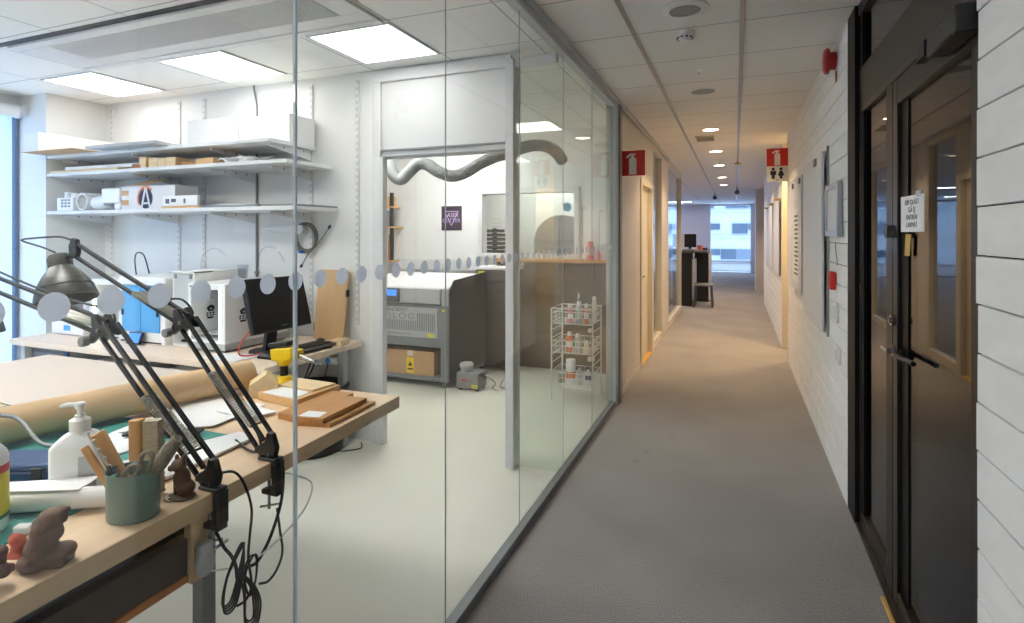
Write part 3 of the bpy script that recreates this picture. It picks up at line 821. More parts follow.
# middle shelf contents
def flat(name, x0, x1, y0, y1, z, h, m, lab, cat, rz=0.0, group=None):
    c = ((x0 + x1) / 2, (y0 + y1) / 2, z)
    M = Matrix.Translation(c) @ Matrix.Rotation(rz, 4, 'Z')
    return solo(name, B().box((x0 - x1) / 2, (x1 - x0) / 2, (y0 - y1) / 2, (y1 - y0) / 2, 0, h, M), m, lab, cat, c, group, bevel=min(h * .3, .002))
zs = 2.032
flat('board_offcut', -5.40, -4.55, 2.98, 3.40, zs, .02, 'pine', 'pale wooden board on the left of the middle shelf', 'board')
flat('sheet_stack', -5.22, -4.42, 3.0, 3.38, zs + .021, .026, 'plastic_white', 'white sheets lying on the pale board of the middle shelf', 'sheets', .03)
flat('board_offcut', -4.40, -4.30, 2.99, 3.12, zs, .03, 'orange_wood', 'short red-brown offcut on the middle shelf next to the white sheets', 'offcut')
bl_lab = ['leftmost small pale wood block on the middle shelf', 'second small pale wood block on the middle shelf', 'third small pale wood block on the middle shelf', 'fourth small pale wood block on the middle shelf, the right end of the row']
for k, x in enumerate((-4.27, -4.16, -4.06, -3.97)):
    h = (.085, .075, .07, .07)[k]
    solo('wood_block', B().cbox((x, 3.06, zs + h / 2), (.088, .14, h), (0, 0, (-.1, .06, 0, .1)[k])), 'pine', bl_lab[k], 'wood block', (x, 3.06, zs), 'pale wood blocks on the middle shelf', bevel=.003)
flat('board_offcut', -3.90, -3.72, 3.02, 3.3, zs, .03, 'mdf_brown', 'dark brown offcut on the middle shelf right of the pale blocks', 'offcut', .2)
flat('board_offcut', -3.70, -3.50, 2.99, 3.3, zs, .045, 'ply_flat', 'yellowish plywood offcut on the middle shelf', 'offcut', -.1)
def scrap(x, y, z, s, lab, seed):
    r = random.Random(seed)
    b = B()
    pts = [(x - s, y - .06, z + .0), (x + s * .4, y - .08, z + .0), (x + s, y + .1, z + .02), (x - s * .5, y + .1, z + .03)]
    b.sheet(pts, .003, 5, .03)
    b.prism([(0, 0), (s, 0), (s * .1, .055)], 0, .003, plane_M((x - s * .6, y - .02, z + .0), (1, .2, 0), (0, -.2, 1)))
    return solo('paper_scrap', b, 'paper', lab, 'paper', (x, y, z), 'crumpled white paper on the middle shelf')
scrap(-3.40, 3.05, zs + .002, .09, 'folded white paper scrap with a raised corner on the middle shelf, left one', 2)
scrap(-3.22, 3.03, zs + .002, .12, 'crumpled white paper scrap on the middle shelf, right one', 3)
flat('sheet_stack', -3.42, -2.90, 3.10, 3.42, zs, .012, 'paper', 'white sheets at the right end of the middle shelf', 'sheets', -.04)
# lowest shelf contents
zb = 1.713
t = thing('printed_plastic_part', 'white plastic housing with square slots at the left of the lowest shelf', 'plastic part', (-5.22, 3.04, zb))
link('body', B().box(-5.31, -5.10, 2.98, 3.12, zb, zb + .11).cyl((-5.27, 3.05, zb + .11), (-5.27, 3.05, zb + .16), .03, n=18).cyl((-5.17, 3.05, zb + .11), (-5.17, 3.05, zb + .15), .035, n=18), 'plastic_white', t, bevel=.006)
sl = B()
for i in range(3):
    for j in range(3): sl.box(-5.25 + i * .045, -5.222 + i * .045, 2.977, 2.981, zb + .03 + j * .025, zb + .046 + j * .025)
link('slot', sl, 'grey_mid', t)
t = thing('plastic_tube', 'short white plastic tube lying on the lowest shelf', 'tube', (-4.99, 3.08, zb))
link('wall', B().lathe([(.062, 0), (.072, 0), (.072, .24), (.062, .24)], (-5.0, 2.99, zb + .073), 28, Matrix.Rotation(-PI / 2, 3, 'X')), 'plastic_white', t)
t = thing('pipe_fitting', 'cream plastic pipe fitting with a square flange on the lowest shelf', 'pipe fitting', (-4.74, 3.05, zb))
link('barrel', B().cyl((-4.91, 3.06, zb + .06), (-4.76, 3.06, zb + .075), .058, n=24), 'plastic_bottle', t)
link('flange', B().box(-4.76, -4.545, 2.99, 3.14, zb + .055, zb + .175).box(-4.62, -4.545, 3.0, 3.1, zb, zb + .055), 'plastic_bottle', t, bevel=.012)
t = thing('cardboard_carton', 'white carton with a round orange and navy emblem on the lowest shelf', 'carton', (-4.2, 3.2, zb))
x0, x1, y0 = -4.53, -3.93, 3.0
link('body', B().box(x0, x1, y0, 3.20, zb, zb + .18), 'panel_white', t, bevel=.003)
link('tape', B().box(x0 - .001, x0 + .085, y0 - .0012, y0, zb + .035, zb + .075).box(x0 - .001, x0 + .085, y0 - .0012, y0, zb + .11, zb + .15), 'cardboard', t)
cx, cz, R = -4.25, zb + .083, .096
em = B()
def disc_part(b, a0, a1, r0, r1, n=26, off=.0012):
    pts = [(r1 * math.cos(a0 + (a1 - a0) * i / n), r1 * math.sin(a0 + (a1 - a0) * i / n)) for i in range(n + 1)]
    pts += [(r0 * math.cos(a1 - (a1 - a0) * i / n), r0 * math.sin(a1 - (a1 - a0) * i / n)) for i in range(n + 1)]
    pts = [p for p in pts if p[1] > -.084]
    b.prism(pts, 0, off, plane_M((cx, y0 - .0005, cz), (1, 0, 0), (0, 0, 1)))
e1 = B(); disc_part(e1, 0.75, 3.7, R * .84, R)
link('emblem_ring', e1, 'orange', t, smooth=False)
e2 = B(); e2.prism([(R * .82 * math.cos(a), max(-.083, R * .82 * math.sin(a))) for a in [2 * PI * i / 40 for i in range(40)]], 0, .001, plane_M((cx, y0 - .0005, cz), (1, 0, 0), (0, 0, 1)))
link('emblem_disc', e2, 'dark_blue_print', t, smooth=False)
PM = plane_M((cx, y0 - .0018, cz), (1, 0, 0), (0, 0, 1))
e3 = B().prism([(-.012, .085), (.008, .085), (-.036, -.083), (-.056, -.083)], 0, .001, PM).prism([(-.006, .085), (.012, .085), (.064, -.083), (.044, -.083)], 0, .001, PM).prism([(-.04, -.03), (.05, -.03), (.052, -.045), (-.043, -.045)], 0, .001, PM)
link('emblem_letter', e3, 'panel_white', t, smooth=False)
link('lid_flap', B().sheet([(-4.44, 3.0, zb + .187), (-4.25, 3.01, zb + .187), (-4.22, 3.16, zb + .24), (-4.44, 3.16, zb + .24)], .003), 'cardboard', t)
t = carton('flat_box', -4.02, -3.66, 2.97, 2.995, zb + .018, .075, 'plastic_white', 'slim white box with grey print in front of the emblem carton', lid=False)
link('print', B().box(-3.99, -3.95, 2.9685, 2.970, zb + .035, zb + .07).box(-3.93, -3.88, 2.9685, 2.970, zb + .045, zb + .07).box(-3.80, -3.78, 2.9685, 2.970, zb + .035, zb + .07), 'ink_soft', t)
flat('board_offcut', -4.03, -3.64, 2.967, 3.0, zb, .016, 'ply_flat', 'thin plywood strip under the slim white box on the lowest shelf', 'offcut')
flat('sheet_stack', -3.62, -3.08, 2.968, 3.40, zb, .014, 'grey_mid', 'grey stack of sheets on the lowest shelf, left of two', 'sheets')
flat('sheet_stack', -3.05, -2.76, 2.968, 3.42, zb, .012, 'grey_mid', 'grey sheets at the right end of the lowest shelf', 'sheets')
flat('paper_scrap', -3.5, -3.2, 3.0, 3.2, zb + .015, .008, 'paper', 'white paper lying on the left grey stack of the lowest shelf', 'paper', .15)

# wall hung things
t = thing('cable_coil', 'coil of grey cable hanging on the wall below the lowest shelf', 'cable', (-3.05, 3.43, 1.40))
cc = B()
for k in range(5):
    r = .100 + .007 * (k % 3); o = (-3.055 + .006 * (k % 2), 1.50 - .004 * k)
    cc.tube([(o[0] + r * math.cos(a) * .95, 3.425 - .007 * k, o[1] + r * math.sin(a)) for a in [2 * PI * i / 20 for i in range(20)]], .006, 6, 2, closed=True)
cc.tube([(-2.96, 3.41, 1.42), (-2.90, 3.41, 1.49), (-2.84, 3.415, 1.56)], .005, 6, 3).tube([(-3.0, 3.41, 1.41), (-3.05, 3.41, 1.34), (-3.09, 3.412, 1.285)], .005, 6, 3)
link('coil', cc, 'cord_grey', t)
link('clip', B().cbox((-3.08, 3.385, 1.385), (.03, .02, .025)), 'blue_clip', t, bevel=.004)
link('plug', B().bar((-2.84, 3.415, 1.56), (-2.825, 3.415, 1.585), .014).bar((-3.09, 3.412, 1.285), (-3.105, 3.412, 1.265), .014), 'black_plastic', t)
t = thing('wall_lamp_arm', 'slim white arm projecting from the wall beside the cable coil', 'arm', (-3.2, 3.4, 1.55))
link('arm', B().prism([(0, -.012), (.33, -.045), (.40, -.04), (.42, .0), (.40, .03), (.30, .028), (0, .012)], -.02, .02, plane_M((-3.47, 3.40, 1.56), (1, 0, 0), (0, 0, 1))), 'shelf_white', t, bevel=.006)
link('mount', B().cyl((-3.1, 3.42, 1.55), (-3.1, 3.45, 1.55), .04, n=20), 'shelf_white', t)

# ================================================================== BACK DESK AND WHAT STANDS ON IT
ZD = .74
t = thing('long_desk', 'long pale wooden desk along the back wall under the shelves', 'desk', (-3.8, 2.95, 0))
link('desktop', B().box(-5.02, -2.54, 2.50, 3.42, ZD - .04, ZD), 'desk_wood', t, bevel=.003)
for x, y in ((-4.96, 2.58), (-2.60, 2.66), (-4.96, 3.36), (-2.62, 3.30)):
    link('leg', B().box(x - .025, x + .025, y - .025, y + .025, 0, ZD - .04), 'grey_light', t, bevel=.003)
link('cross_rail', B().box(-4.98, -2.62, 3.34, 3.37, .60, .65), 'grey_light', t)
t = thing('power_strip', 'white power strip with blue socket below the right end of the desk', 'power strip', (-2.72, 3.30, .58))
link('body', B().box(-2.84, -2.64, 3.24, 3.285, .59, .64), 'plastic_white', t, bevel=.006)
link('socket', B().cyl((-2.70, 3.233, .615), (-2.70, 3.242, .615), .022, n=18), 'blue_clip', t)
t = thing('hanging_cables', 'loose dark cables hanging below the right end of the desk', 'cable', (-2.75, 3.2, .3))
link('cable', B().tube([(-2.80, 3.28, .69), (-2.84, 3.2, .5), (-2.95, 3.12, .3), (-3.0, 3.1, .2), (-2.9, 3.15, .35), (-2.82, 3.2, .60), (-2.80, 3.25, .69)], .006, 6, 5).tube([(-2.70, 3.28, .68), (-2.74, 3.25, .45), (-2.68, 3.22, .12), (-2.60, 3.2, .01), (-2.50, 3.24, .008), (-2.46, 3.3, .008), (-2.52, 3.38, .008)], .004, 6, 5), 'rubber_black', t)
# under the desk
t = thing('grey_cabinet', 'grey drawer cabinet under the left end of the long desk', 'cabinet', (-4.85, 2.9, 0))
link('body', B().box(-5.15, -4.52, 2.62, 3.2, .03, .66), 'grey_machine', t, bevel=.004)
link('door', B().box(-5.13, -4.56, 2.605, 2.62, .05, .64), 'grey_machine', t, bevel=.003)
link('edge_strip', B().box(-4.555, -4.515, 2.60, 2.62, .03, .66), 'navy', t)
link('plinth', B().box(-5.12, -4.55, 2.65, 3.17, 0, .03), 'black_plastic', t)
t = thing('dark_crate', 'dark open crate under the long desk beside the grey cabinet', 'crate', (-4.2, 2.95, 0))
link('body', B().box(-4.48, -3.62, 2.72, 3.2, 0, .40), 'vinyl_dark', t, bevel=.004)
link('rim', B().box(-4.49, -3.61, 2.71, 2.74, .38, .42), 'black_plastic', t)
carton('storage_bin', -4.38, -3.95, 2.72, 3.0, .421, .17, 'grey_light', 'pale grey lidded bin on the dark crate under the desk', 'bin')
t = carton('white_drawer_box', -3.60, -3.20, 2.70, 3.1, .0, .60, 'panel_white', 'white drawer box under the middle of the long desk', 'drawer box', lid=False)
pr = B()
for i in range(4): pr.box(-3.56, -3.48, 2.697, 2.70, .50 - i * .022, .512 - i * .022)
link('label', B().box(-3.58, -3.46, 2.6985, 2.7, .41, .55), 'paper', t)
link('print', pr, 'ink_soft', t)
t = thing('waste_bin', 'black rounded bin on the floor under the desk end', 'bin', (-2.78, 3.22, 0))
pf = []
link('bucket', B().lathe([(.02, 0), (.20, 0), (.225, .02), (.25, .30), (.255, .44), (.24, .44), (.235, .30), (.20, .03), (.02, .02)], (-2.78, 3.17, 0), 28, sx=.95, sy=.95), 'black_plastic', t)
link('rim', B().lathe([(.255, .425), (.268, .43), (.268, .45), (.24, .45), (.24, .425)], (-2.78, 3.17, 0), 28, sx=.95, sy=.95), 'black_plastic', t)

# 3D printers, left to right
t = thing('enclosed_printer', 'white box 3D printer with a pink spool, at the far left of the desk', '3D printer', (-4.75, 2.9, ZD))
x0, x1, y0, y1, z0, z1 = -4.98, -4.60, 2.76, 3.15, ZD, ZD + .36
link('case', B().box(x0, x1, y0 + .02, y1, z0, z0 + .09).box(x0, x0 + .035, y0 + .02, y1, z0 + .09, z1).box(x1 - .035, x1, y0 + .02, y1, z0 + .09, z1).box(x0, x1, y0 + .02, y1, z1 - .05, z1).box(x0, x1, y1 - .02, y1, z0 + .09, z1), 'plastic_white', t, bevel=.006)
link('front_panel', B().box(x0, x1, y0, y0 + .02, z0 + .005, z0 + .10), 'plastic_white', t, bevel=.004)
link('display', B().box(-4.83, -4.75, y0 - .002, y0, z0 + .035, z0 + .075), 'screen_blue', t)
link('spool', B().cyl((-4.95, y0 + .06, z0 + .16), (-4.90, y0 + .06, z0 + .16), .06, n=24), 'pink', t)
link('print_bed', B().box(x0 + .05, x1 - .05, y0 + .06, y1 - .05, z0 + .10, z0 + .112), 'grey_light', t)
t = thing('open_printer', 'white open-fronted 3D printer with a lit inside, left of the blue doors', '3D printer', (-4.36, 2.95, ZD))
x0, x1, y0, y1, z0, z1 = -4.56, -4.20, 2.78, 3.2, ZD, ZD + .44
link('case', B().box(x0, x0 + .03, y0, y1, z0, z1).box(x1 - .03, x1, y0, y1, z0, z1).box(x0 + .03, x1 - .03, y0, y1, z0, z0 + .06).box(x0 + .03, x1 - .03, y0, y1, z1 - .04, z1).box(x0 + .03, x1 - .03, y1 - .02, y1, z0 + .06, z1 - .04), 'plastic_white', t, bevel=.004)
link('gantry', B().bar((x0 + .03, y0 + .1, z0 + .27), (x1 - .03, y0 + .1, z0 + .27), .014).box(x0 + .14, x0 + .2, y0 + .08, y0 + .13, z0 + .24, z0 + .31), 'steel', t)
link('bed_plate', B().box(x0 + .06, x1 - .05, y0 + .05, y1 - .05, z0 + .07, z0 + .08), 'grey_light', t)
link('light_strip', B().box(x0 + .032, x0 + .042, y0 + .01, y0 + .02, z0 + .08, z1 - .06), 'led_strip', t)
link('base_slot', B().box(x0 + .02, x1 - .02, y0 - .002, y0, z0 + .01, z0 + .02), 'ink', t)
link('hose', B().tube([(-4.50, 3.1, z1), (-4.49, 3.08, z1 + .13), (-4.42, 3.05, z1 + .19), (-4.34, 3.05, z1 + .17), (-4.32, 3.08, z1 + .02)], .005, 8, 5), 'rubber_black', t)
t = thing('blue_door_printer', 'white 3D printer with translucent blue double doors and a tilted touchscreen', '3D printer', (-3.93, 3.0, ZD))
x0, x1, y0, y1, z0, z1 = -4.17, -3.69, 2.74, 3.25, ZD, ZD + .475
link('case', B().box(x0, x0 + .045, y0, y1, z0, z1).box(x1 - .045, x1, y0, y1, z0, z1).box(x0 + .045, x1 - .045, y0, y1, z0, z0 + .09).box(x0 + .045, x1 - .045, y0, y1, z1 - .06, z1).box(x0 + .045, x1 - .045, y1 - .02, y1, z0 + .09, z1 - .06), 'plastic_white', t, bevel=.005)
for a, b in ((x0 + .047, -3.931), (-3.927, x1 - .047)):
    dd = link('door', B().box(a, b, y0 - .006, y0 + .004, z0 + .085, z1 - .065), 'blue_glass', t, bevel=.002)
    xh = a + .012 if a < -4 else b - .012
    link('door_knob', B().box(xh - .006, xh + .006, y0 - .016, y0 - .006, z0 + .2, z0 + .24), 'black_plastic', dd)
ts = link('touchscreen', B().cbox((-3.925, y0 - .045, z0 + .047), (.13, .02, .085), (-.35, .0, .05)), 'black_gloss', t, bevel=.004)
link('display', B().cbox((-3.925, y0 - .0555, z0 + .051), (.112, .002, .068), (-.35, 0, .05)), 'screen_blue', ts)
link('base_slot', B().box(x0 + .03, x1 - .03, y0 - .003, y0, z0 + .008, z0 + .018), 'ink', t)
t = thing('dry_cabinet', 'frosted white cabinet with a small green clamp inside, between two printers', 'cabinet', (-3.56, 3.0, ZD))
x0, x1, y0, y1, z0, z1 = -3.665, -3.455, 2.78, 3.22, ZD, ZD + .52
link('case', B().box(x0, x1, y0 + .15, y1, z0, z1).box(x0, x1, y0, y0 + .15, z0, z0 + .015).box(x0, x0 + .012, y0, y0 + .15, z0 + .015, z1).box(x1 - .012, x1, y0, y0 + .15, z0 + .015, z1).box(x0, x1, y0, y0 + .15, z1 - .015, z1), 'plastic_white', t, bevel=.003)
link('frosted_door', B().box(x0 + .012, x1 - .012, y0, y0 + .004, z0 + .11, z1 - .02), 'milky', t)
link('latch', B().box(x0 + .02, x0 + .04, y0 - .008, y0, z1 - .05, z1 - .02).box(x1 - .04, x1 - .02, y0 - .008, y0, z1 - .05, z1 - .02), 'grey_mid', t)
t2 = thing('small_clamp', 'small bright green clamp in the foot of the frosted cabinet', 'clamp', (-3.56, 2.83, z0 + .016))
link('jaw', B().box(-3.575, -3.55, 2.82, 2.85, z0 + .035, z0 + .11).box(-3.59, -3.54, 2.82, 2.85, z0 + .05, z0 + .065), 'green_plastic', t2, bevel=.003)
link('bar', B().bar((-3.64, 2.835, z0 + .026), (-3.48, 2.835, z0 + .03), .016), 'black_plastic', t2)
solo('orange_offcut', B().cbox((-3.50, 2.80, z0 + .03), (.05, .03, .03), (.2, .3, .1)), 'clay_red', 'small orange-red piece beside the green clamp', 'offcut', (-3.50, 2.80, z0 + .016), bevel=.004)
t = thing('large_printer', 'large white 3D printer with a lit edge strip and black vent emblem, beside the monitor', '3D printer', (-3.25, 3.0, ZD))
x0, x1, y0, y1, z0, z1 = -3.44, -3.10, 2.72, 3.28, ZD + .012, ZD + .45
link('case', B().box(x0, x0 + .03, y0, y1, z0, z1).box(x1 - .055, x1, y0, y1, z0, z1).box(x0 + .03, x1 - .055, y0, y1, z0, z0 + .06).box(x0 + .03, x1 - .055, y0, y1, z1 - .04, z1).box(x0 + .03, x1 - .055, y1 - .02, y1, z0 + .06, z1 - .04), 'plastic_white', t, bevel=.004)
link('foot', B().box(x0 + .02, x0 + .06, y0 + .02, y0 + .06, ZD, z0).box(x1 - .06, x1 - .02, y0 + .02, y0 + .06, ZD, z0).box(x1 - .06, x1 - .02, y1 - .06, y1 - .02, ZD, z0).box(x0 + .02, x0 + .06, y1 - .06, y1 - .02, ZD, z0), 'rubber_black', t)
link('light_strip', B().box(x1 - .052, x1 - .044, y0 - .003, y0, z0 + .05, z1 - .03), 'led_strip', t)
link('base_skirt', B().box(x0 - .004, x1 + .004, y0 - .004, y1 + .004, z0, z0 + .045), 'grey_light', t, bevel=.003)
link('bed_plate', B().box(x0 + .04, x1 - .07, y0 + .05, y1 - .05, z0 + .09, z0 + .10), 'grey_light', t)
link('gantry', B().bar((x0 + .03, y0 + .12, z0 + .36), (x1 - .055, y0 + .12, z0 + .36), .016).box(x0 + .10, x0 + .17, y0 + .09, y0 + .15, z0 + .33, z0 + .40), 'grey_machine', t)
link('brand_slot', B().box(x0 + .02, x0 + .10, y0 - .002, y0, z1 - .026, z1 - .018), 'ink', t)
def vent_emblem(parent, M, s):
    b = B()
    b.prism([(-.2, .0), (-.35, .3), (-.05, .5), (.2, .5), (.45, .28), (.3, 0)], 0, .002, M @ Matrix.Scale(s, 4))
    for dy in (-.14, -.32):
        for dx in (-.28, .02, .3): b.prism([(dx - .1, dy - .06), (dx + .1, dy - .06), (dx + .1, dy + .06), (dx - .1, dy + .06)], 0, .002, M @ Matrix.Scale(s, 4))
    b.prism([(-.28, -.6), (.26, -.6), (.3, -.44), (-.3, -.44)], 0, .002, M @ Matrix.Scale(s, 4))
    o = link('vent_emblem', b, 'ink', parent, smooth=False)
    b = B()
    b.prism([(-.08, .14), (.0, .3), (.2, .24), (.2, .12)], 0, .0022, M @ Matrix.Scale(s, 4))
    link('vent_opening', b, 'grey_light', o, smooth=False)
vent_emblem(t, plane_M((x1 + .001, 2.865, z0 + .225), (0, 1, 0), (0, 0, 1)), .085)
vent_emblem(t, plane_M((x0 + .0305, 2.87, z0 + .23), (0, 1, 0), (0, 0, 1)), .085)
link('filament_tube', B().tube([(-3.32, 3.2, z1), (-3.31, 3.2, z1 + .15), (-3.25, 3.2, z1 + .23), (-3.15, 3.21, z1 + .22), (-3.08, 3.22, z1 + .13)], .006, 8, 5).tube([(-3.9, 3.2, ZD + .5), (-3.88, 3.2, z1 + .16), (-3.76, 3.2, z1 + .22), (-3.64, 3.2, z1 + .17)], .004, 8, 5), 'clear_plastic', t)
# things standing on top of the printers
solo('glass_tumbler', B().lathe([(.001, 0), (.03, 0), (.04, .10), (.038, .10), (.028, .004), (.001, .004)], (-3.40, 3.14, 1.191), 20), 'clear_plastic', 'small clear tumbler standing on the large printer', 'tumbler', (-3.40, 3.14, 1.191))
# monitor turned a little, keyboard, mouse ...
t = thing('computer_monitor', 'black computer monitor tilted on its stand, near the right end of the desk', 'monitor', (-2.86, 3.0, ZD), 0)
Mm = Matrix.Translation((-2.805, 2.875, 1.062)) @ Matrix.Rotation(-.25, 4, 'Y') @ Matrix.Rotation(PI / 2 + .06, 4, 'Z')
scr = link('screen', B().box(-.27, .27, -.018, .018, -.175, .175, Mm), 'black_plastic', t, bevel=.006)
link('display', B().box(-.26, .26, -.0195, -.018, -.165, .165, Mm), 'screen_black', scr, smooth=False)
link('brand_mark', B().box(-.03, .03, -.0205, -.0195, -.15, -.145, Mm), 'grey_machine', scr)
link('stand', B().bar((-2.88, 2.875, ZD + .015), (-2.845, 2.875, 1.04), .03, .09, (0, 1, 0)), 'black_plastic', t, bevel=.004)
link('base', B().lathe([(.001, 0), (.11, 0), (.11, .012), (.05, .02), (.001, .02)], (-2.90, 2.875, ZD), 28, sx=.9, sy=1.1), 'black_plastic', t)
link('cable', B().tube([(-2.84, 2.70, .93), (-2.87, 2.64, .84), (-2.87, 2.62, .775), (-2.84, 2.66, .757), (-2.80, 2.76, .76)], .005, 8, 5), 'red_cord', t)
t = thing('keyboard', 'dark grey keyboard in front of the monitor along the desk edge', 'keyboard', (-2.67, 2.92, ZD), 1.50)
Mk = t.matrix_world
link('body', B().box(-.25, .25, -.085, .085, .012, .032, Mk), 'grey_machine_dark', t, bevel=.006)
kb = B()
for r in range(5):
    for k in range(16): kb.box(-.236 + k * .0295, -.212 + k * .0295, -.07 + r * .027, -.048 + r * .027, .032, .038, Mk)
link('keys', kb, 'black_plastic', t)
link('foot', B().box(-.22, -.18, .05, .08, 0, .012, Mk).box(.18, .22, .05, .08, 0, .012, Mk).box(-.22, -.18, -.08, -.05, 0, .012, Mk).box(.18, .22, -.08, -.05, 0, .012, Mk), 'rubber_black', t)
t = thing('computer_mouse', 'black mouse behind the keyboard by the leaning board', 'mouse', (-2.76, 3.23, ZD))
link('shell', B().ell((-2.76, 3.23, ZD + .018), (.03, .055, .018), (0, 0, .6)), 'black_plastic', t)
link('cord', B().tube([(-2.78, 3.31, ZD + .012), (-2.84, 3.34, ZD + .01), (-2.92, 3.36, ZD + .03), (-2.95, 3.38, ZD + .12)], .003, 6, 5), 'rubber_black', t)
solo('wood_block', B().cbox((-2.60, 3.24, ZD + .019), (.09, .12, .038), (0, 0, .12)), 'pine', 'pale wood block at the right corner of the long desk, beside the keyboard', 'wood block', (-2.60, 3.24, ZD), bevel=.003)
solo('paper_sheet', B().sheet([(-3.14, 2.56, ZD + .001), (-2.84, 2.55, ZD + .001), (-2.80, 2.78, ZD + .001), (-3.10, 2.70, ZD + .001)], .004, 3, .001), 'paper', 'white sheet on the desk in front of the large printer', 'paper', (-2.97, 2.65, ZD))
t = thing('hand_tool', 'yellow and black tool standing behind the monitor stand', 'tool', (-2.97, 2.99, ZD))
link('handle', B().cyl((-2.97, 2.99, ZD), (-2.97, 2.99, ZD + .10), .02, n=14), 'black_plastic', t)
link('collar', B().cyl((-2.97, 2.99, ZD + .10), (-2.97, 2.99, ZD + .15), .021, n=14), 'yellow', t)
t = thing('plywood_board', 'upright plywood board leaning on the wall at the right end of the desk', 'board', (-2.70, 3.38, ZD))
Mb = Matrix.Translation((-2.79, 3.345, ZD + .0015)) @ Matrix.Rotation(-.115, 4, 'X')
link('panel', B().prism([(-.125, 0), (.14, 0), (.15, .30), (.142, .37), (.148, .50), (.13, .515), (-.12, .515), (-.125, .49)], -.009, .009, Mb @ plane_M((0, 0, 0), (1, 0, 0), (0, 0, 1))), 'ply', t, bevel=.003)
link('clip', B().box(.138, .152, -.014, .014, .32, .37, Mb), 'ink', t, bevel=.003)

# ================================================================== WORKBENCH IN FRONT
TH = math.atan2(223.5, 562.0)
def at(px, py, dep):
    """a point seen at pixel px,py of the photograph, dep metres along the camera axis"""
    l = (px - 512) / 562.0 * dep
    return Vector((l * math.cos(TH) - dep * math.sin(TH), l * math.sin(TH) + dep * math.cos(TH), 1.52 + (234 - py) / 562.0 * dep))
ZB = .90
def edge(y): return -1.128 - .0375 * y      # x of the bench's long front edge
t = thing('workbench', 'large pale wood workbench in the foreground behind the glass', 'workbench', (-2.2, .5, 0))
poly = [(edge(1.84), 1.84), (-3.25, 1.79), (-3.22, -.9), (edge(-.9), -.9)]
link('tabletop', B().prism(poly, ZB - .045, ZB), 'bench_wood', t, bevel=.002)
e0, e1 = Vector((edge(-.9) + .0007, -.9, 0)), Vector((edge(1.84) + .0007, 1.84, 0))
link('edge_band', B().bar((e0.x, e0.y, ZB - .0225), (e1.x, e1.y, ZB - .0225), .0012, .043), 'edge_wood', t)
for x, y in ((-1.245, 1.03), (-1.20, -.75), (-3.1, 1.0), (-3.1, -.75)):
    link('leg', B().box(x - .019, x + .019, y - .019, y + .019, 0, ZB - .045), 'grey_machine', t, bevel=.003)
link('corner_block', B().box(-1.222, -1.195, .955, 1.0, .69, ZB - .046), 'edge_wood', t, bevel=.003)
link('side_rail', B().bar((-1.185, -.88, .755), (-1.225, .99, .755), .03, .085), 'dark_wood', t, bevel=.002)
link('rail_strip', B().bar((-1.183, -.88, .703), (-1.223, .99, .703), .034, .018), 'orange_wood', t, bevel=.002)
link('tray', B().box(-1.80, -1.255, -.85, .96, .70, ZB - .05), 'black_plastic', t)
dr = link('drawer', B().box(-1.254, -1.236, .10, .70, .80, ZB - .048), 'crate_blue', t, bevel=.004)
for y in (.30, .52):
    link('handle', B().tube([(-1.238, y - .02, .848), (-1.215, y - .01, .835), (-1.212, y + .01, .81), (-1.236, y + .02, .803)], .005, 8, 5), 'figure_wood', dr)
link('back_rail', B().box(-3.12, -3.09, -.72, .97, .68, .84).box(-3.09, -1.23, .99, 1.02, .75, .84), 'dark_wood', t)

# cutting mats, papers, kraft roll
mt = thing('cutting_mat', 'large teal cutting mat with pale grid lines on the workbench', 'cutting mat', (-1.8, .8, ZB))
link('mat', B().prism([(-1.325, .28), (-1.395, 1.285), (-2.44, 1.27), (-2.42, .28)], ZB + .0004, ZB + .0034), 'teal_mat', mt)
gb = B()
for k in range(10): gb.bar((-2.40, .33 + k * .1, ZB + .0036), (-1.35 - .0 * k, .33 + k * .1, ZB + .0036), .0012, .0005)
for k in range(10): gb.bar((-2.36 + k * .1, .30, ZB + .0036), (-2.39 + k * .1, 1.26, ZB + .0036), .0012, .0005)
link('grid', gb, 'grey_light', mt, smooth=False)
zp = ZB + .004
solo('kraft_sheet', B().sheet([(-3.235, 1.27, zp), (-1.955, 1.17, zp), (-1.84, 1.815, zp), (-3.235, 1.78, zp)], .0025, 8, .003), 'kraft_pale', 'wide sheet of pale kraft paper spread behind the roll on the workbench', 'kraft paper', (-2.5, 1.4, zp))
t = thing('kraft_roll', 'thick roll of brown kraft paper lying along the workbench', 'paper roll', (-1.93, 1.0, ZB))
a, b_ = Vector((-2.14, .30, ZB + .062)), Vector((-1.806, 1.70, ZB + .062))
d_ = (b_ - a)
u = d_.normalized(); s_ = Vector((1, 0, 0)); s_ = (s_ - u * s_.dot(u)).normalized(); tz = Vector((0, 0, 1))
rb = B(); ri = []
for p, r in ((a, .022), (a, .054), (b_, .054), (b_, .022)):
    ri.append(rb.ring(p, s_, tz, r, 40))
rb.skin(ri, closed=True, cap=False)
link('paper', rb, 'kraft', t)
rc = B(); ri = [rc.ring(p, s_, tz, r, 24) for p, r in ((a - u * .004, .017), (a - u * .004, .0218), (b_ + u * .004, .0218), (b_ + u * .004, .017))]
rc.skin(ri, closed=True, cap=False)
link('core', rc, 'cardboard', t)
solo('paper_sheet', B().sheet([(-1.79, 1.15, zp), (-1.545, 1.31, zp + .004), (-1.57, 1.55, zp), (-1.86, 1.56, zp)], .002, 4, .003), 'paper', 'big white paper sheet on the mat between the kraft roll and the wood panels', 'paper', (-1.7, 1.38, zp))
solo('paper_sheet', B().sheet([(-1.66, 1.42, zp + .005), (-1.50, 1.40, zp + .005), (-1.46, 1.49, zp + .005), (-1.63, 1.53, zp + .005)], .002, 3, .003), 'paper', 'narrow white paper strip overlapping the big sheet near the pale panels', 'paper', (-1.56, 1.46, zp + .005))
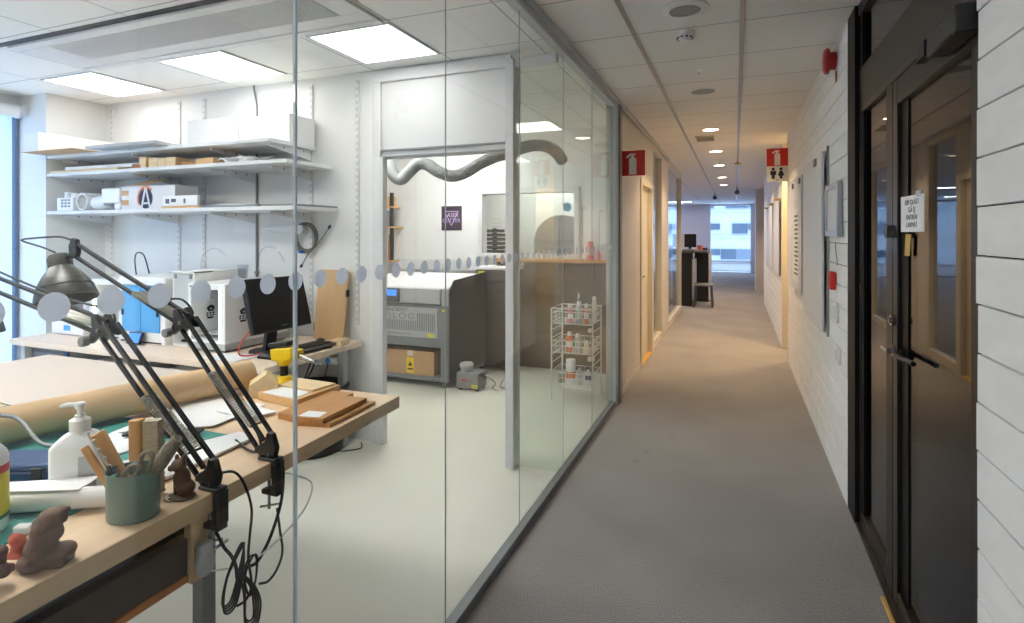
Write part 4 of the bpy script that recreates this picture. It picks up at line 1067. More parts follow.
solo('white_board_strip', B().sheet([(-1.56, .93, zp), (-1.325, .98, zp), (-1.345, 1.285, zp), (-1.42, 1.30, zp)], .007, 3), 'paper', 'long white card strip on the mat beside the lamp clamps', 'card', (-1.42, 1.1, zp))
solo('paper_sheet', B().sheet([(-1.80, .98, zp), (-1.62, .93, zp), (-1.58, 1.16, zp), (-1.78, 1.16, zp)], .003, 3, .002), 'paper', 'white card sheet on the mat behind the pump bottle and brushes', 'paper', (-1.7, 1.05, zp))
solo('dark_ruler', B().cbox((-1.62, 1.20, zp + .012), (.22, .035, .006), (0, .0, .5)), 'ink', 'black steel ruler lying on the mat behind the standing brush', 'ruler', (-1.62, 1.20, zp + .009))
# wood panels
def slab(name, quad, z, h, m, lab, cat='wood panel', group=None):
    c = (sum(p[0] for p in quad) / 4, sum(p[1] for p in quad) / 4, z)
    return solo(name, B().prism(quad, z, z + h), m, lab, cat, c, group, bevel=.0015)
slab('wooden_slab', [(-1.66, 1.60), (-1.455, 1.57), (-1.44, 1.80), (-1.665, 1.81)], ZB + .0005, .028, 'ply_flat', 'thick pale plywood panel under a white sheet on the workbench')
slab('wooden_slab', [(-1.64, 1.685), (-1.47, 1.68), (-1.455, 1.79), (-1.65, 1.80)], ZB + .029, .008, 'pine', 'thin pale wood panel lying on the thick plywood panel')
solo('paper_sheet', B().prism([(-1.635, 1.60), (-1.475, 1.585), (-1.475, 1.67), (-1.63, 1.69)], ZB + .029, ZB + .031), 'paper', 'white sheet lying on the thick pale plywood panel', 'paper', (-1.55, 1.64, ZB + .029))
slab('wooden_slab', [(-1.425, 1.46), (-1.345, 1.45), (-1.335, 1.745), (-1.43, 1.74)], ZB + .0005, .022, 'mdf_brown', 'left brown panel of the stack on the workbench corner')
slab('wooden_slab', [(-1.325, 1.425), (-1.205, 1.455), (-1.215, 1.715), (-1.33, 1.69)], ZB + .0005, .013, 'mdf_brown', 'lowest brown panel, jutting toward the bench edge')
slab('wooden_slab', [(-1.335, 1.425), (-1.225, 1.445), (-1.235, 1.69), (-1.345, 1.68)], ZB + .014, .016, 'mdf_brown', 'upper brown panel with a white note, on the workbench corner')
solo('paper_note', B().prism([(-1.315, 1.435), (-1.245, 1.45), (-1.255, 1.50), (-1.32, 1.49)], ZB + .0305, ZB + .0315), 'paper', 'small white note on the upper brown panel', 'note', (-1.28, 1.47, ZB + .0305))
hb = B().prism([(-.05, 0), (.05, 0), (.05, .055), (.01, .088), (-.05, .05)], -.04, .04, Matrix.Translation((-1.685, 1.655, ZB + .001)) @ Matrix.Rotation(.75, 4, 'Z') @ plane_M((0, 0, 0), (1, 0, 0), (0, 0, 1)))
solo('wood_block', hb, 'pine', 'pale house-shaped wood block on the workbench beside the yellow vise', 'wood block', (-1.725, 1.66, ZB), bevel=.002)

# yellow vise
t = thing('bench_vise', 'small yellow swivel vise standing at the back of the workbench', 'vise', (-1.745, 1.80, ZB))
vx, vy = -1.725, 1.80
link('base', B().box(vx - .055, vx + .055, vy - .05, vy + .05, ZB, ZB + .012).cyl((vx, vy, ZB + .012), (vx, vy, ZB + .04), .045, .028, 20), 'yellow', t, bevel=.004)
link('column', B().cyl((vx, vy, ZB + .04), (vx, vy, ZB + .085), .016, n=16), 'black_metal', t)
link('head', B().ell((vx, vy, ZB + .098), (.03, .03, .022)).cbox((vx + .005, vy, ZB + .130), (.10, .055, .05), (0, -.12, .1)).cbox((vx + .06, vy + .01, ZB + .128), (.03, .05, .04), (0, -.12, .1)), 'yellow', t, bevel=.005)
link('jaw', B().cbox((vx - .01, vy, ZB + .168), (.09, .06, .018), (0, -.12, .1)).cbox((vx - .075, vy - .02, ZB + .11), (.07, .018, .012), (0, .1, .4)).cbox((vx - .08, vy + .01, ZB + .105), (.06, .018, .012), (0, .1, .4)), 'black_metal', t, bevel=.003)
link('spindle', B().cyl((vx + .07, vy + .01, ZB + .125), (vx + .13, vy + .02, ZB + .105), .006, n=12), 'steel', t)
link('handle_bar', B().cyl((vx + .12, vy - .03, ZB + .12), (vx + .145, vy + .05, ZB + .085), .004, n=10), 'steel', t)

# pump bottle
pc = Vector((-1.486, .885, zp)); Mp = Matrix.Translation(pc) @ Matrix.Rotation(TH + .25, 4, 'Z')
t = thing('pump_bottle', 'white plastic pump bottle standing on the teal cutting mat', 'bottle', pc)
bm_ = B()
def rr(w, d, r, n=5):
    out = []
    for (sx, sy, a0) in ((1, 1, 0), (-1, 1, PI / 2), (-1, -1, PI), (1, -1, 3 * PI / 2)):
        for i in range(n + 1):
            a = a0 + PI / 2 * i / n
            out.append((sx * (w - r) + r * math.cos(a), sy * (d - r) + r * math.sin(a)))
    return out
rings = []
for (w, d, r, z) in ((.05, .034, .012, 0), (.054, .038, .014, .004), (.054, .038, .014, .104), (.050, .036, .016, .111), (.032, .029, .02, .130), (.0225, .0225, .0223, .136), (.0205, .0205, .0203, .142)):
    rings.append([bm_.bm.verts.new(Mp @ Vector((x, y, z))) for x, y in rr(w, d, r)])
bm_.skin(rings)
link('body', bm_, 'plastic_bottle', t)
link('label', B().box(.012, .050, -.0392, -.0383, .012, .085, Mp), 'grey_light', t)
link('collar', B().lathe([(.001, .140), (.0215, .140), (.022, .164), (.016, .168), (.011, .170), (.011, .176), (.001, .176)], pc, 28), 'plastic_white', t)
link('pump_head', B().cyl(pc + Vector((0, 0, .174)), pc + Vector((0, 0, .192)), .006, n=14).lathe([(.001, .190), (.010, .191), (.012, .202), (.009, .206), (.001, .206)], pc, 20).tube([Mp @ Vector((0, 0, .200)), Mp @ Vector((-.026, 0, .201)), Mp @ Vector((-.042, 0, .197))], [.006, .005, .0035], 10, 4), 'plastic_white', t)
# blue tool case
t = thing('tool_case', 'long dark blue tool case lying behind the pump bottle', 'case', (-1.6, .80, zp))
Mt = Matrix.Translation((-1.645, .85, zp)) @ Matrix.Rotation(.42, 4, 'Z')
link('body', B().box(-.19, .12, -.05, .05, 0, .045, Mt), 'navy', t, bevel=.005)
link('lid', B().box(-.192, .122, -.052, .052, .046, .062, Mt), 'navy', t, bevel=.005)
link('latch', B().box(.06, .085, -.057, -.05, .02, .055, Mt).box(-.13, -.105, -.057, -.05, .02, .055, Mt), 'black_plastic', t, bevel=.002)
t = thing('small_white_tray', 'small white dish on the mat behind the blue tool case', 'dish', (-1.70, 1.0, zp))
link('bowl', B().lathe([(.001, 0), (.025, 0), (.04, .02), (.037, .02), (.024, .004), (.001, .004)], (-1.66, .965, zp), 24), 'plastic_white', t)
# flexible cable over the roll
solo('flexible_cable', B().tube([(-2.42, .62, zp + .006), (-2.30, .66, zp + .02), (-2.19, .72, 1.0), at(-20, 411, 1.60), at(0, 415, 1.56), at(14, 417, 1.54), at(24, 424, 1.52), at(33, 436, 1.50), at(43, 444, 1.48), at(56, 446, 1.47)], .0055, 10, 6), 'frame_dark_grey', 'grey flexible cable bending over the kraft roll at the left', 'cable', at(24, 424, 1.52))
# glue bottle
gc = Vector((-1.452, .675, zp))
t = thing('glue_bottle', 'white glue bottle with yellow label and red band at the left edge', 'bottle', gc)
link('body', B().lathe([(.001, 0), (.041, 0), (.044, .006), (.044, .150), (.040, .162), (.028, .178), (.016, .19), (.016, .2), (.001, .2)], gc, 32), 'plastic_bottle', t)
link('label', B().lathe([(.0442, .03), (.0446, .032), (.0446, .128), (.0442, .13)], gc, 32), 'label_yellow', t)
link('red_band', B().lathe([(.0444, .120), (.045, .121), (.045, .136), (.0444, .137)], gc, 32), 'label_red', t)
link('green_band', B().lathe([(.0444, .026), (.045, .027), (.045, .034), (.0444, .035)], gc, 32), 'label_green', t)
link('print', B().cbox(gc + Vector((.040, -.022, .062)), (.003, .018, .02), (0, 0, -.5)), 'grey_mid', t)
link('nozzle_cap', B().lathe([(.001, .2), (.018, .2), (.017, .215), (.006, .25), (.001, .252)], gc, 20), 'label_red', t)
solo('white_eraser', B().cbox((-1.365, .705, zp + .008), (.03, .02, .016), (0, 0, .5)), 'plastic_white', 'small white eraser on the mat beside the glue bottle', 'eraser', (-1.365, .705, zp), bevel=.003)

# white paper roll with loose sheet
t = thing('white_paper_roll', 'thin roll of white paper lying beside the green pot', 'paper roll', (-1.38, .80, ZB))
r0, r1 = Vector((-1.62, .66, zp + .024)), Vector((-1.288, .865, ZB + .027))
u = (r1 - r0).normalized(); s_ = u.cross(Vector((0, 0, 1))).normalized(); tz = s_.cross(u)
rb = B(); ri = [rb.ring(p, s_, tz, r, 30) for p, r in ((r0, .015), (r0, .0225), (r1, .0225), (r1, .015))]
rb.skin(ri, closed=True, cap=False)
link('roll', rb, 'paper', t)
link('loose_sheet', B().sheet([r0 + Vector((.0, 0, .023)), r1 + Vector((-.07, -.06, .023)), r1 + Vector((-.12, .02, .012)), r0 + Vector((-.05, .07, .010))], .002, 6, .004), 'paper', t)

# green pot and what stands in it
pot = Vector((-1.232, .842, ZB + .0005)); PD = 1.237
t = thing('green_pot', 'grey-green oval metal pot holding brushes and pens on the bench edge', 'pot', pot)
Rz = Matrix.Rotation(TH, 3, 'Z')
link('body', B().lathe([(.001, 0), (.048, 0), (.0495, .003), (.0505, .1), (.049, .1), (.048, .005), (.001, .004)], pot, 44, Rz, sx=1.06, sy=.9), 'pot_green', t)
link('rim', B().lathe([(.049, .097), (.0515, .0975), (.0522, .1), (.0515, .103), (.049, .1025)], pot, 44, Rz, sx=1.06, sy=.9), 'pot_green', t)
def planks(pa, pb, w, th, b, n=(.37, -.93, 0)):
    return b.bar(pa, pb, w, th, n)
t = thing('wooden_clamp_brush', 'tan wooden double paddle with grey wire between, leaning left in the green pot', 'brush', at(118, 515, PD))
b = B(); b.bar(at(141, 515, PD + .01), at(97, 433, PD + .03), .036, .008, (.37, -.93, .2)); link('paddle', b, 'handle_wood', t, bevel=.004, seg=3)
b = B(); b.bar(at(122, 505, PD - .012), at(84, 447, PD - .002), .017, .010, (.37, -.93, .2)); link('paddle', b, 'handle_wood', t, bevel=.004, seg=3)
b = B()
for k in range(7):
    f = k / 6
    p = at(121 + (88 - 121) * f, 483 + (433 - 483) * f, PD + .005)
    b.ell(p, (.0045, .0045, .0045), n=10, m=8)
b.tube([at(124, 490, PD + .005), at(86, 432, PD + .005)], .003, 8)
link('wire_strip', b, 'spring_steel', t)
t = thing('bench_brush', 'wooden bench brush with pale bristles standing upright behind the green pot', 'brush', at(142, 492, PD + .08))
b = B(); b.bar(at(138, 493, PD + .10), at(137, 419, PD + .10), .030, .022, (.37, -.93, 0)); link('back', b, 'handle_wood', t, bevel=.004, seg=3)
b = B()
bot, top = at(147, 492, PD + .10), at(146, 421, PD + .10)
for k in range(30):
    base = bot.lerp(top, k / 29)
    for j in range(-2, 3):
        o = Vector((.37, -.93, 0)) * (.005 * j)
        f = .034 + .003 * ((k * 7 + j * 3) % 5) / 5
        b.bar(base + o, base + o + Vector((.93, .37, .02)) * f, .0052, .0056)
link('bristles', b, 'bristle', t)
t = thing('felt_tool', 'grey fuzzy felt roller with looped strap leaning right out of the green pot', 'felt tool', at(148, 500, PD))
b = B(); b.tube([at(138, 506, PD + .01), at(145, 484, PD + .006), at(160, 463, PD), at(171, 447, PD - .006), at(178, 438, PD - .010)], [.008, .012, .0165, .0155, .010], 16, 4)
link('roller', b, 'felt_grey', t)
b = B()
b.tube([at(122, 482, PD - .03), at(125, 472, PD - .03), at(133, 465, PD - .028), at(140, 468, PD - .025), at(134, 476, PD - .03), at(128, 481, PD - .035), at(134, 484, PD - .03), at(146, 478, PD - .02)], .0048, 8, 5)
b.tube([at(139, 470, PD - .012), at(142, 456, PD - .01), at(150, 452, PD - .01), at(152, 462, PD - .012), at(146, 473, PD - .015)], .0055, 8, 5)
link('strap_loop', b, 'felt_grey', t)
def pen(a, b, m, tipm, lab, r=.0042):
    t = thing('pen', lab, 'pen', a, 0, 'pens in the green pot')
    a, b = Vector(a), Vector(b); d = (b - a)
    link('barrel', B().cyl(a, a + d * .72, r, n=12), m, t)
    link('cap', B().cyl(a + d * .72, b, r * 1.15, r * .95, 12), tipm, t)
pen(at(122, 512, PD - .01), at(108, 466, PD - .018), 'black_plastic', 'ink', 'black pen at the left rim of the green pot')
pen(at(125, 512, PD - .015), at(116, 466, PD - .025), 'plastic_bottle', 'clear_plastic', 'slim white pen in the green pot')
pen(at(123, 510, PD - .018), at(112, 476, PD - .026), 'green_marker', 'green_marker', 'green capped marker low in the green pot', .0065)
pen(at(124, 510, PD - .0), at(112, 472, PD - .006), 'violet_marker', 'violet_marker', 'violet capped marker in the green pot', .006)
pen(at(128, 510, PD - .015), at(122, 475, PD - .026), 'orange', 'clay_brown', 'orange pencil in the green pot', .004)

# clay heads and figurine
def clay(name, parts, m, lab, cat, origin, vox=.003):
    b = B()
    for kind, c, s, r in parts:
        if kind == 'e': b.ell(c, s, r)
        else: b.cbox(c, s, r)
    o = link(name, b, m, None, origin, smooth=True)
    md = o.modifiers.new('remesh', 'REMESH'); md.mode = 'VOXEL'; md.voxel_size = vox; md.use_smooth_shade = True
    md = o.modifiers.new('smooth', 'SMOOTH'); md.factor = .5; md.iterations = 4
    return tag(o, lab, cat)
D1 = 1.045
def q(px, py, dd=0): return at(px, py, D1 + dd)
clay('clay_bust', [
    ('e', q(34, 562), (.028, .026, .018), (0, 0, .4)), ('e', q(48, 557, .01), (.030, .026, .018), (0, 0, .4)), ('e', q(63, 550, .02), (.022, .024, .015), (0, 0, .4)), ('b', q(50, 558, .01), (.065, .04, .022), (0, 0, .5)),
    ('e', q(42, 544), (.026, .025, .026), (0, 0, 0)), ('e', q(45, 531), (.022, .023, .026), (0, .3, 0)), ('e', q(51, 519), (.022, .021, .021), (0, .4, 0)),
    ('e', q(41, 524), (.013, .015, .016), (0, 0, 0)), ('e', q(60, 512), (.014, .013, .011), (0, .3, 0)), ('e', q(66, 509), (.007, .008, .006), (0, 0, 0)), ('e', q(63, 519), (.007, .009, .007), (0, 0, 0)), ('e', q(55, 532), (.013, .015, .017), (0, 0, 0)), ('e', q(33, 549), (.013, .016, .017), (0, 0, 0))],
    'clay_brown', 'largest brown clay head leaning right, on the bench edge', 'clay bust', at(49, 570, D1))
D1 = 1.05
clay('clay_bust', [
    ('b', q(18, 554), (.030, .026, .010), (0, 0, .4)), ('e', q(18, 548), (.011, .012, .013), (0, 0, 0)), ('e', q(17, 540), (.013, .013, .011), (0, 0, 0)), ('e', q(22, 543), (.008, .009, .009), (0, 0, 0)), ('e', q(14, 537), (.008, .008, .007), (0, 0, 0)), ('e', q(25, 541), (.004, .004, .004), (0, 0, 0))],
    'clay_red', 'small orange-red clay head left of the brown one', 'clay bust', at(18, 557, D1), .002)
D1 = 0.985
clay('clay_bust', [
    ('b', q(-8, 572), (.050, .04, .014), (0, 0, .3)), ('e', q(-6, 562), (.016, .018, .018), (0, 0, 0)), ('e', q(-3, 553), (.016, .016, .012), (0, 0, 0)), ('e', q(4, 571), (.010, .012, .012), (0, 0, 0)), ('e', q(3, 556), (.005, .006, .005), (0, 0, 0))],
    'clay_maroon', 'dark maroon clay piece cut by the left edge of the view', 'clay bust', at(-4, 577, D1), .002)
D1 = 1.325
fo = clay('animal_figurine', [
    ('e', q(182, 478), (.020, .018, .026), (0, 0, 0)), ('e', q(186, 487), (.021, .02, .018), (0, 0, 0)), ('e', q(179, 465), (.017, .017, .016), (0, 0, 0)), ('e', q(172, 468), (.009, .010, .008), (0, 0, 0)), ('e', q(184, 458), (.006, .006, .010), (0, .2, 0)), ('e', q(177, 457), (.005, .005, .008), (0, 0, 0)),
    ('b', q(176, 486), (.008, .010, .035), (0, 0, 0)), ('b', q(186, 490), (.010, .012, .02), (0, 0, 0)), ('e', q(182, 495.5), (.034, .028, .005), (0, 0, 0))],
    'figure_wood', 'small brown seated animal figurine on the bench beside the green pot', 'figurine', at(182, 498, D1), .002)
t = thing('steel_ring', 'small steel clip lying in front of the brown figurine', 'clip', at(169, 501, 1.30))
link('loop', B().tube([at(168 + 4 * math.cos(a), 499.5 + 2 * math.sin(a), 1.30) for a in [2 * PI * i / 12 for i in range(12)]], .0015, 8, 2, closed=True), 'steel', t)

# ------------------------------------------------------------------ architect lamps
def lamp(label, P0, J, Tp, by, shade_axis, cord_pts, coil=None):
    ex = edge(by)
    t = thing('desk_lamp', label, 'desk lamp', (ex, by, ZB), 0, 'black architect lamps clamped to the workbench')
    P0, J, Tp = Vector(P0), Vector(J), Vector(Tp)
    cl = B()
    cl.box(ex - .045, ex + .016, by - .017, by + .017, ZB + .0005, ZB + .009)
    cl.box(ex + .003, ex + .020, by - .017, by + .017, ZB - .080, ZB + .0005)
    cl.box(ex - .035, ex + .020, by - .014, by + .014, ZB - .092, ZB - .078)
    link('clamp', cl, 'black_plastic', t, bevel=.003)
    sc = B().cyl((ex - .020, by, ZB - .052), (ex - .020, by, ZB - .135), .0045, n=12).cyl((ex - .020, by, ZB - .050), (ex - .020, by, ZB - .0462), .011, n=16).bar((ex - .042, by - .010, ZB - .130), (ex + .006, by + .010, ZB - .122), .0045)
    link('clamp_screw', sc, 'steel', t)
    link('pivot', B().cyl((ex - .012, by, ZB + .009), (ex - .012, by, ZB + .02), .013, .011, 18).prism([(-.040, -.010), (.030, -.012), (.036, .012), (.022, .050), (.004, .052), (-.004, .026), (-.040, .004)], -.009, .009, plane_M((P0.x, by, P0.z), (1, 0, 0), (0, 0, 1))), 'black_plastic', t, bevel=.003)
    a1 = (J - P0).normalized()
    n1 = Vector((a1.z, 0, -a1.x)).normalized()         # to the right / upper side of the lower arm
    lo = B(); w = .0098
    for off, yy in ((.026, .017), (.026, -.017), (-.026, .0)):
        o = n1 * off + Vector((0, yy, 0))
        lo.bar(P0 + o + a1 * (.02 if off > 0 else .0), J + o - a1 * .004, w, w, (0, 1, 0))
    link('lower_arm', lo, 'black_metal', t, bevel=.0012)
    def springs(name, a, b, sep, nrm):
        for s in (-1, 1):
            pts = []
            turns, m = 26, 8
            a_ = a + Vector((0, sep * s, 0)); b_ = b + Vector((0, sep * s, 0))
            d = (b_ - a_); dn = d.normalized(); e1 = nrm.normalized(); e2 = dn.cross(e1)
            for k in range(turns * m + 1):
                f = k / (turns * m); an = 2 * PI * k / m
                pts.append(a_ + d * f + (e1 * math.cos(an) + e2 * math.sin(an)) * .0078)
            link(name, B().tube(pts, .0023, 5), 'spring_steel', t)
    springs('spring', P0 + a1 * .08 + n1 * .012, P0 + a1 * .28 - n1 * .010, .012, n1)
    link('spring_pin', B().cyl(P0 + a1 * .28 - n1 * .01 + Vector((0, -.02, 0)), P0 + a1 * .28 - n1 * .01 + Vector((0, .02, 0)), .0035, n=10).cyl(P0 + a1 * .078 + n1 * .012 + Vector((0, -.02, 0)), P0 + a1 * .078 + n1 * .012 + Vector((0, .02, 0)), .0035, n=10), 'steel', t)
    a2 = (Tp - J).normalized(); n2 = Vector((-a2.z, 0, a2.x)); n2 = n2 if n2.z > 0 else -n2
    JB = B().prism([(-.040, -.030), (-.024, -.036), (.006, -.014), (.034, -.014), (.040, .004), (.006, .020), (-.010, .044), (-.026, .038), (-.022, .006)], -.006, .006, plane_M((J.x, by - .016, J.z), (1, 0, 0), (0, 0, 1)))
    JB.prism([(-.040, -.030), (-.024, -.036), (.006, -.014), (.034, -.014), (.040, .004), (.006, .020), (-.010, .044), (-.026, .038), (-.022, .006)], -.006, .006, plane_M((J.x, by + .016, J.z), (1, 0, 0), (0, 0, 1)))
    link('elbow', JB, 'black_plastic', t, bevel=.003)
    link('elbow_knob', B().cyl((J.x - .034, by - .022, J.z - .028), (J.x - .034, by - .042, J.z - .028), .013, n=20).cyl((J.x + .008, by - .022, J.z + .002), (J.x + .008, by - .027, J.z + .002), .006, n=14), 'grey_machine', t, bevel=.002)
    up = B()
    for off in (.026, -.016):
        for yy in (.0,):
            o = n2 * off + Vector((0, yy, 0))
            up.bar(J + o - a2 * .005, Tp + o, w, w, (0, 1, 0))
    link('upper_arm', up, 'black_metal', t, bevel=.0012)
    springs('spring', J + a2 * .03 + n2 * .012, J + a2 * .22 - n2 * .004, .012, n2)
    hb = B().prism([(-.02, -.022), (.012, -.022), (.02, .0), (.012, .04), (-.008, .045), (-.022, .02)], -.008, .008, plane_M((Tp.x - .004, by, Tp.z), (1, 0, 0), (0, 0, 1)))
    hc = Tp + Vector((-.066, -.01, -.030))
    hb.cyl(Tp + Vector((-.01, 0, -.008)), hc, .008, n=12)
    link('head_joint', hb, 'black_plastic', t, bevel=.002)
    ax = Vector(shade_axis).normalized()       # from shade top to its mouth
    e1 = ax.cross(Vector((0, 1, 0))).normalized(); e2 = e1.cross(ax)
    M = Matrix((e1, e2, ax)).transposed()
    top = hc - ax * .022
    prof = [(.001, 0), (.022, .001), (.031, .006), (.035, .018), (.034, .046), (.040, .054), (.056, .075), (.073, .105), (.082, .130), (.087, .152), (.088, .160), (.085, .160), (.079, .13), (.068, .105), (.05, .075), (.03, .054), (.001, .05)]
    link('shade', B().lathe(prof, top, 40, M), 'lamp_grey', t)
    link('shade_seam', B().lathe([(.0775, .116), (.0795, .117), (.080, .119), (.0785, .120)], top, 40, M), 'black_plastic', t)
    link('bulb', B().ell(top + ax * .105, (.03, .03, .03)), 'plastic_white', t)
    link('cord', B().tube(cord_pts, .0032, 8, 6), 'rubber_black', t)
    if coil:
        link('hanging_cord', coil, 'rubber_black', t)
    return t
# the rear lamp: shade seen in the picture
by = 1.19; ex = edge(by)
P0 = (ex - .025, by, ZB + .024); J = (-1.515, by, 1.258); Tp = (-2.02, by, 1.462)
V = lambda x, y, z: Vector((x, y, z))
cord = [V(-2.13, by, 1.458), V(-2.20, by, 1.475), V(-2.315, by, 1.498), V(-2.22, by, 1.507), V(-2.10, by, 1.510), V(-2.03, by, 1.494), V(-1.96, by, 1.46), V(-1.80, by, 1.395), V(-1.62, by, 1.33), V(-1.53, by, 1.325), V(-1.485, by, 1.29), V(-1.49, by, 1.25), V(-1.35, by, 1.10), V(-1.24, by, .975), V(-1.225, by, .92), V(-1.29, by + .02, .905), V(-1.37, by + .05, .912)]
dl = ex + .028
coil = B()
coil.tube([(ex - .01, by + .01, .912), (dl, by, .89), (dl + .004, by - .005, .82), (dl, by - .015, .77), (dl - .005, by - .035, .72), (dl - .005, by - .06, .69), (dl, by - .09, .675), (dl, by - .12, .68)], .0042, 8, 6)
coil.tube([(dl - .005, by - .015, .78), (dl + .0, by - .01, .72), (dl + .004, by - .005, .66), (dl, by - .02, .62), (dl, by - .05, .605), (dl, by - .08, .615)], .0032, 8, 6)
lamp('black architect lamp with grey conical shade, the second from the left on the bench edge', P0, J, Tp, by, (.36, -.04, -1), cord, coil)
# the nearer lamp: its shade is outside the picture
by = 1.0; ex = edge(by)
P0 = (ex - .025, by, ZB + .024); J = (-1.575, by, 1.262); Tp = (-2.14, by, 1.378)
cord = [V(-2.24, by, 1.40), V(-2.18, by, 1.44), V(-2.05, by, 1.405), V(-1.8, by, 1.35), V(-1.62, by, 1.325), V(-1.56, by, 1.325), V(-1.535, by, 1.29), V(-1.55, by, 1.25), V(-1.36, by, 1.075), V(-1.22, by, .955), V(ex - .01, by + .01, .938), V(ex + .01, by + .04, .93), V(ex + .018, by + .065, .89), V(ex + .02, by + .085, .82), V(ex + .02, by + .08, .76), V(ex + .02, by + .075, .70), V(ex + .02, by + .085, .63), V(ex + .02, by + .07, .60), V(ex + .02, by + .04, .60)]
coil = B()
c0 = Vector((ex + .022, by + .035, .70)); S = .78
coil.tube([(ex - .005, by, .80), (ex + .01, by + .01, .76), (ex + .02, by + .025, .73), c0, (ex + .02, by + .04, .67)], .0042, 8, 5)
def loop(*p, r=.0030):
    coil.tube([c0 + Vector((a, b, c)) * S for a, b, c in p], r * .85, 6, 6, closed=True)
for k in range(4):      # long loops hanging to the lower left
    w_ = .012 + .004 * k
    loop((.004 * k, .015, .06), (.004 * k, -.02 - w_, -.01), (.005 * k, -.045 - w_ * .5, -.085 - .006 * k), (.006 * k, -.025 + w_ * .3, -.095 - .004 * k), (.004 * k, .005 + w_ * .5, -.02), (.003, .028, .05))
for k in range(4):      # loops hanging straight down
    w_ = .010 + .005 * k
    loop((.004 * k, .01, -.03), (.004 * k, .045 - w_, -.10), (.005 * k, .045 - w_ * .8, -.185 - .006 * k), (.006 * k, .065, -.205 - .006 * k), (.005 * k, .06 + w_, -.16), (.003 * k, .05 + w_ * .5, -.09))
for k in range(2):
    loop((.005 * k, .03, -.05), (.005 * k, .05 + .01 * k, .0), (.005 * k, .08, -.01), (.004, .075, -.08), (.004, .05, -.12))
lamp('black architect lamp nearest the viewer, its arm reaching out of the left edge', P0, J, Tp, by, (.05, 0, -1), cord, coil)
solo('white_cable', B().tube([(edge(1.25) - .03, 1.25, .84), (edge(1.25) + .03, 1.30, .80), (edge(1.25) + .035, 1.27, .74), (edge(1.2) + .03, 1.18, .70), (edge(1.1) + .02, 1.08, .685), (edge(1.0) - .02, 1.0, .70)], .0022, 8, 8), 'plastic_white', 'thin white cord drooping below the bench edge between the lamps', 'cord', (edge(1.2) + .03, 1.2, .69))
t = thing('plug_adapter', 'pale rounded plug adapter hanging under the bench by the leg', 'plug', (-1.178, .975, .70))
link('body', B().ell((-1.175, .975, .735), (.016, .026, .030)).cbox((-1.178, .975, .765), (.024, .036, .04)), 'grey_light', t, bevel=.006)
link('prong', B().cyl((-1.175, .99, .755), (-1.165, 1.03, .765), .004, n=10), 'steel', t)

# ================================================================== LASER ROOM
LX0, LX1, LY0, LY1 = -3.75, -2.60, 4.86, 5.72
t = thing('laser_cutter', 'big grey laser cutter with a vented front panel, seen through the doorway', 'laser cutter', (-3.1, 5.3, 0))
link('body', B().box(LX0, LX1, LY0 + .02, LY1, .40, .80).box(LX0, LX0 + .05, LY0 + .02, LY1, .09, .40).box(LX1 - .10, LX1, LY0 + .02, LY1, .09, .40).box(LX0, LX1, LY1 - .05, LY1, .09, .40).box(LX0, LX1, LY0 + .02, LY1, .06, .10), 'grey_machine', t, bevel=.006)
link('side_panel', B().prism([(LY0, .10), (LY0, .95), (LY0 + .10, 1.06), (LY1, 1.10), (LY1, .10)], 0, .012, plane_M((LX1, 0, 0), (0, 1, 0), (0, 0, 1))), 'grey_machine_dark', t, bevel=.003)
link('front_panel', B().box(LX0, LX1 - .005, LY0, LY0 + .02, .40, .82), 'grey_machine', t, bevel=.004)
link('apron', B().box(LX0, LX1 - .08, LY0 - .02, LY0 + .05, .83, .98).box(LX1 - .08, LX1, LY0, LY0 + .1, .80, .98), 'grey_light', t, bevel=.008)
link('lid', B().prism([(LY0 + .04, .985), (LY0 + .16, 1.04), (LY1, 1.075), (LY1, .95), (LY0 + .04, .95)], LX0 + .02, LX1 - .02, plane_M((0, 0, 0), (0, 1, 0), (0, 0, 1))), 'panel_white', t, bevel=.004)
cp = link('control_panel', B().cbox((-3.27, LY0 - .02, .905), (.26, .05, .13), (-.25, 0, 0)), 'grey_machine_dark', t, bevel=.004)
link('display', B().cbox((-3.27, LY0 - .0465, .93), (.21, .004, .06), (-.25, 0, 0)), 'screen_blue', cp)
yv = LY0 - .004
link('vent_plate', B().box(-3.62, -2.72, yv, LY0, .49, .79), 'grey_light', t, bevel=.002)
lv = B()
for i in range(40):
    x = -3.58 + i * .021
    top = .73 if x > -2.97 else .655
    lv.box(x, x + .011, yv - .002, yv, .555, top)
link('louvre', lv, 'grey_machine', t, smooth=False)
LM = lambda x, z: plane_M((x, yv - .001, z), (1, 0, 0), (0, 0, 1))
text('lettering', 'EPILOG', .088, LM(-2.975, .693), 'grey_machine', t, 'RIGHT', sx=1.3, space=1.25)
text('lettering', 'Legend 36EXT', .052, LM(-3.06, .757), 'grey_machine_dark', t, 'RIGHT')
text('lettering', 'www.epiloglaser.com', .044, LM(-3.02, .522), 'grey_machine', t, 'RIGHT')
link('warning_sticker', B().box(-2.83, -2.755, yv - .001, yv, .50, .535), 'label_yellow', t)
link('lock_button', B().cyl((LX1 - .05, LY0, .77), (LX1 - .05, LY0 - .012, .77), .014, n=16), 'yellow', t)
for x, y in ((LX1 - .08, LY0 + .07), (LX0 + .08, LY0 + .07), (LX1 - .08, LY1 - .08)):
    link('caster', B().cyl((x - .014, y, .03), (x + .014, y, .03), .03, n=20).box(x - .02, x + .02, y - .02, y + .02, .045, .06), 'steel', t, bevel=.002)
t = thing('cardboard_box', 'brown cardboard box with a yellow label inside the open base of the laser cutter', 'box', (-3.08, 5.1, .101))
link('body', B().box(-3.36, -2.78, LY0 + .04, 5.40, .1005, .345), 'cardboard', t, bevel=.004)
